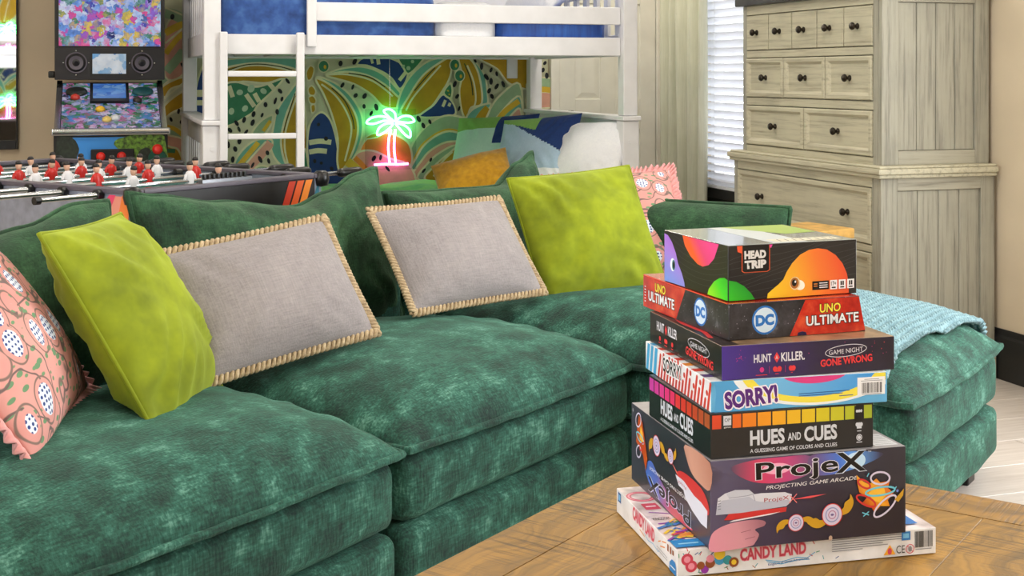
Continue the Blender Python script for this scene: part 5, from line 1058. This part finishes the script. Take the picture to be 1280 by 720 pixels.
# ------------------------------------------------------------------ football table
FT = SOFA @ T4(.235, 1.17, 0); ft = thing('football_table', 'table football game with chrome rods standing behind the sofa', 'football table', M=FT)
FW, FLn, RZt = .765, 1.40, .88
plain('panel_grey', (158, 164, 182), .28, .35, var=.08, scale=30); plain('panel_black', (34, 31, 33), .4, var=.15); plain('pitch_green', (70, 130, 118), .5, var=.2, scale=12)
MB().box(0, .03, 0, FLn, .60, RZt - .015).build('side_panel', 'panel_grey', ft); MB().box(FW - .03, FW, 0, FLn, .60, RZt - .015).build('side_panel', 'panel_grey', ft)
MB().box(.031, FW - .031, 0, .03, .60, RZt - .015).build('end_panel', 'panel_black', ft); MB().box(.031, FW - .031, FLn - .03, FLn, .60, RZt - .015).build('end_panel', 'panel_black', ft)
for a in ((-.006, .036, -.006, FLn + .006), (FW - .036, FW + .006, -.006, FLn + .006)): MB().box(*a, RZt - .0145, RZt).build('rim', 'rim_grey', ft, bevel=.003)
for a in ((.037, FW - .037, -.006, .034), (.037, FW - .037, FLn - .034, FLn + .006)): MB().box(*a, RZt - .0145, RZt).build('rim', 'rim_grey', ft, bevel=.003)
pf = MB().box(.031, FW - .031, .031, FLn - .031, .72, .745).build('pitch', 'pitch_green', ft)
PF = Face(pf, (0, 0, .745), (1, 0, 0), (0, 1, 0), FW, FLn, .0004); PF.lines([[(.05, .5), (.95, .5)], [(.05, .15), (.95, .15)], [(.05, .85), (.95, .85)], [(.3, .03), (.3, .15)], [(.7, .03), (.7, .15)]], .008, WHITE, 'pitch_line'); PF.ring(.5, .5, .11, .11, .008, WHITE, 'pitch_line')
MB().box(.02, FW - .02, .02, FLn - .02, .60, .719).build('cabinet', 'panel_black', ft)
for x in (.012, FW - .112):
    for y in (.012, FLn - .112): MB().box(x, x + .1, y, y + .1, 0, .6).build('leg', 'panel_black', ft, bevel=.004)
for x in (.0, FW):
    for y in (.0, FLn): MB().lathe([(0, RZt - .045), (.022, RZt - .04), (.027, RZt - .02), (.025, RZt), (.016, RZt + .008), (0, RZt + .009)], 14, T4(x, y, 0)).build('corner_cap', 'black_plastic', ft, smooth=True)
# printed stripes on the end facing the sofa and on the long side
E_ = Face(ft, (0, 0, .60), (1, 0, 0), (0, 0, 1), FW, .265, .0006)
for a, c in ((.80, (206, 60, 34)), (.85, (226, 92, 36)), (.90, (236, 134, 44))): E_.poly([(a - .10, .25), (a - .06, .25), (a + .045, .99), (a + .005, .99)], ink(c), 'stripe', k=3)
E_.poly([(.90, .45), (.985, .98), (.985, .45)], ink((50, 120, 140)), 'stripe', k=3); E_.poly([(.04, .2), (.04, .99), (.10, .99), (.085, .2)], ink((196, 70, 40)), 'stripe', k=3)
S_ = Face(ft, (0, FLn, .60), (0, -1, 0), (0, 0, 1), FLn, .265, .0006)
for a, c in ((.0, (236, 110, 120)), (.12, (240, 150, 150))): S_.poly([(.30, .08 + a), (.30, .17 + a), (.86, .03 + a * .2), (.86, .0 + a * .2)], ink(c), 'stripe', k=3)
S_.poly([(.86, .55), (.93, .98), (.98, .98), (.99, .5), (.95, .3)], ink((236, 150, 130)), 'stripe', k=3); S_.poly([(.955, .72), (.97, .99), (.99, .99), (.99, .6)], ink((240, 130, 60)), 'stripe', k=4); S_.poly([(.9, .8), (.93, .99), (.95, .99), (.93, .8)], ink((230, 70, 110)), 'stripe', k=4)
# scorer on the near rim
MB().box(.26, .46, .004, .024, RZt + .0005, RZt + .010).build('scorer_rail', 'steel', ft); sc0 = None
for k in range(10):
    x = .275 + k * .018
    if sc0 is None: sc0 = MB().box(-.005, .005, -.006, .006, 0, .016).build('scorer_bead', 'black_plastic', ft, bevel=.002); o = sc0
    else: o = sc0.copy(); C.objects.link(o)
    o.location = (x, .014, RZt + .0105)
# rods and players
plain('shirt_white', (230, 228, 232), .4, var=.05); plain('shirt_red', (206, 36, 30), .35, var=.1); plain('player_skin', (226, 176, 150), .5, var=.05); plain('player_hair', (34, 30, 30), .5, var=.1)
def player_mesh(shirt):
    mb = MB(); ringz = lambda w, d, z: [(w * math.cos(t), d * math.sin(t), z) for t in [2 * math.pi * i / 10 for i in range(10)]]
    mb.m = 2; mb.loft([ringz(.010, .014, -.068), ringz(.010, .012, -.058), ringz(.008, .008, -.05)]); mb.m = 0
    mb.loft([ringz(.009, .008, -.05), ringz(.012, .009, -.03), ringz(.014, .010, -.01), ringz(.017, .0115, .01), ringz(.018, .011, .022), ringz(.014, .009, .030), ringz(.006, .006, .034)])
    for sg in (-1, 1): mb.loft([[(sg * .016 + .005 * math.cos(t) * 1, .005 * math.sin(t), .024) for t in [2 * math.pi * i / 7 for i in range(7)]], [(sg * .0215 + .0048 * math.cos(t), .005 * math.sin(t), .005) for t in [2 * math.pi * i / 7 for i in range(7)]], [(sg * .020 + .004 * math.cos(t), .004 * math.sin(t), -.012) for t in [2 * math.pi * i / 7 for i in range(7)]]])
    mb.m = 1; mb.loft([ringz(.005, .005, .033), ringz(.0085, .0085, .040), ringz(.0098, .0105, .047), ringz(.009, .0095, .054)]); mb.m = 2; mb.loft([ringz(.0102, .011, .0525), ringz(.0098, .0105, .058), ringz(.0065, .007, .0635), ringz(.001, .001, .065)])
    return mb.build('player', [shirt, 'player_skin', 'player_hair'], None, smooth=True)
proto = {'w': player_mesh('shirt_white'), 'r': player_mesh('shirt_red')}; used = set()
rows = [(1, 'w', .064, 0), (2, 'w', -.03, 0), (3, 'r', .05, 1), (5, 'w', -.02, 0), (5, 'r', .03, 1), (3, 'w', -.05, 0), (2, 'r', .04, 1), (1, 'r', -.02, 1)]
for k, (n, tm, off, side) in enumerate(rows):
    y = .135 + k * .161; z = .860
    rod = MB().tube([(-.27 + off, y, z), (FW + .27 + off, y, z)], .0078, 10).build('rod', 'chrome', ft, smooth=True)
    for x in (-.012, FW + .012): MB().tube([(x - .009, y, z), (x + .009, y, z)], .017, 12).build('bushing', 'black_plastic', rod, smooth=False)
    MB().tube([(-.285 + off, y, z), (-.268 + off, y, z)], .0115, 10).build('end_cap', 'black_plastic', rod)
    MB().tube([(FW + .17 + off, y, z), (FW + .185 + off, y, z), (FW + .27 + off, y, z), (FW + .285 + off, y, z)], [.012, .016, .017, .012], 10).build('grip', 'black_plastic', rod, smooth=True)
    for x in (.06 + off * .5, FW - .06 + off * .5): MB().tube([(x - .012, y, z), (x + .012, y, z)], .014, 10).build('stopper', 'black_plastic', rod)
    for i in range(n):
        x = FW / 2 + off + (i - (n - 1) / 2) * (.60 / max(n, 2.6))
        if tm not in used: o = proto[tm]; used.add(tm)
        else: o = proto[tm].copy(); C.objects.link(o)
        o.parent = rod; o.location = (x, y, z); o.rotation_euler = (R(random.uniform(-12, 12)), 0, R(180) if tm == 'r' else 0)
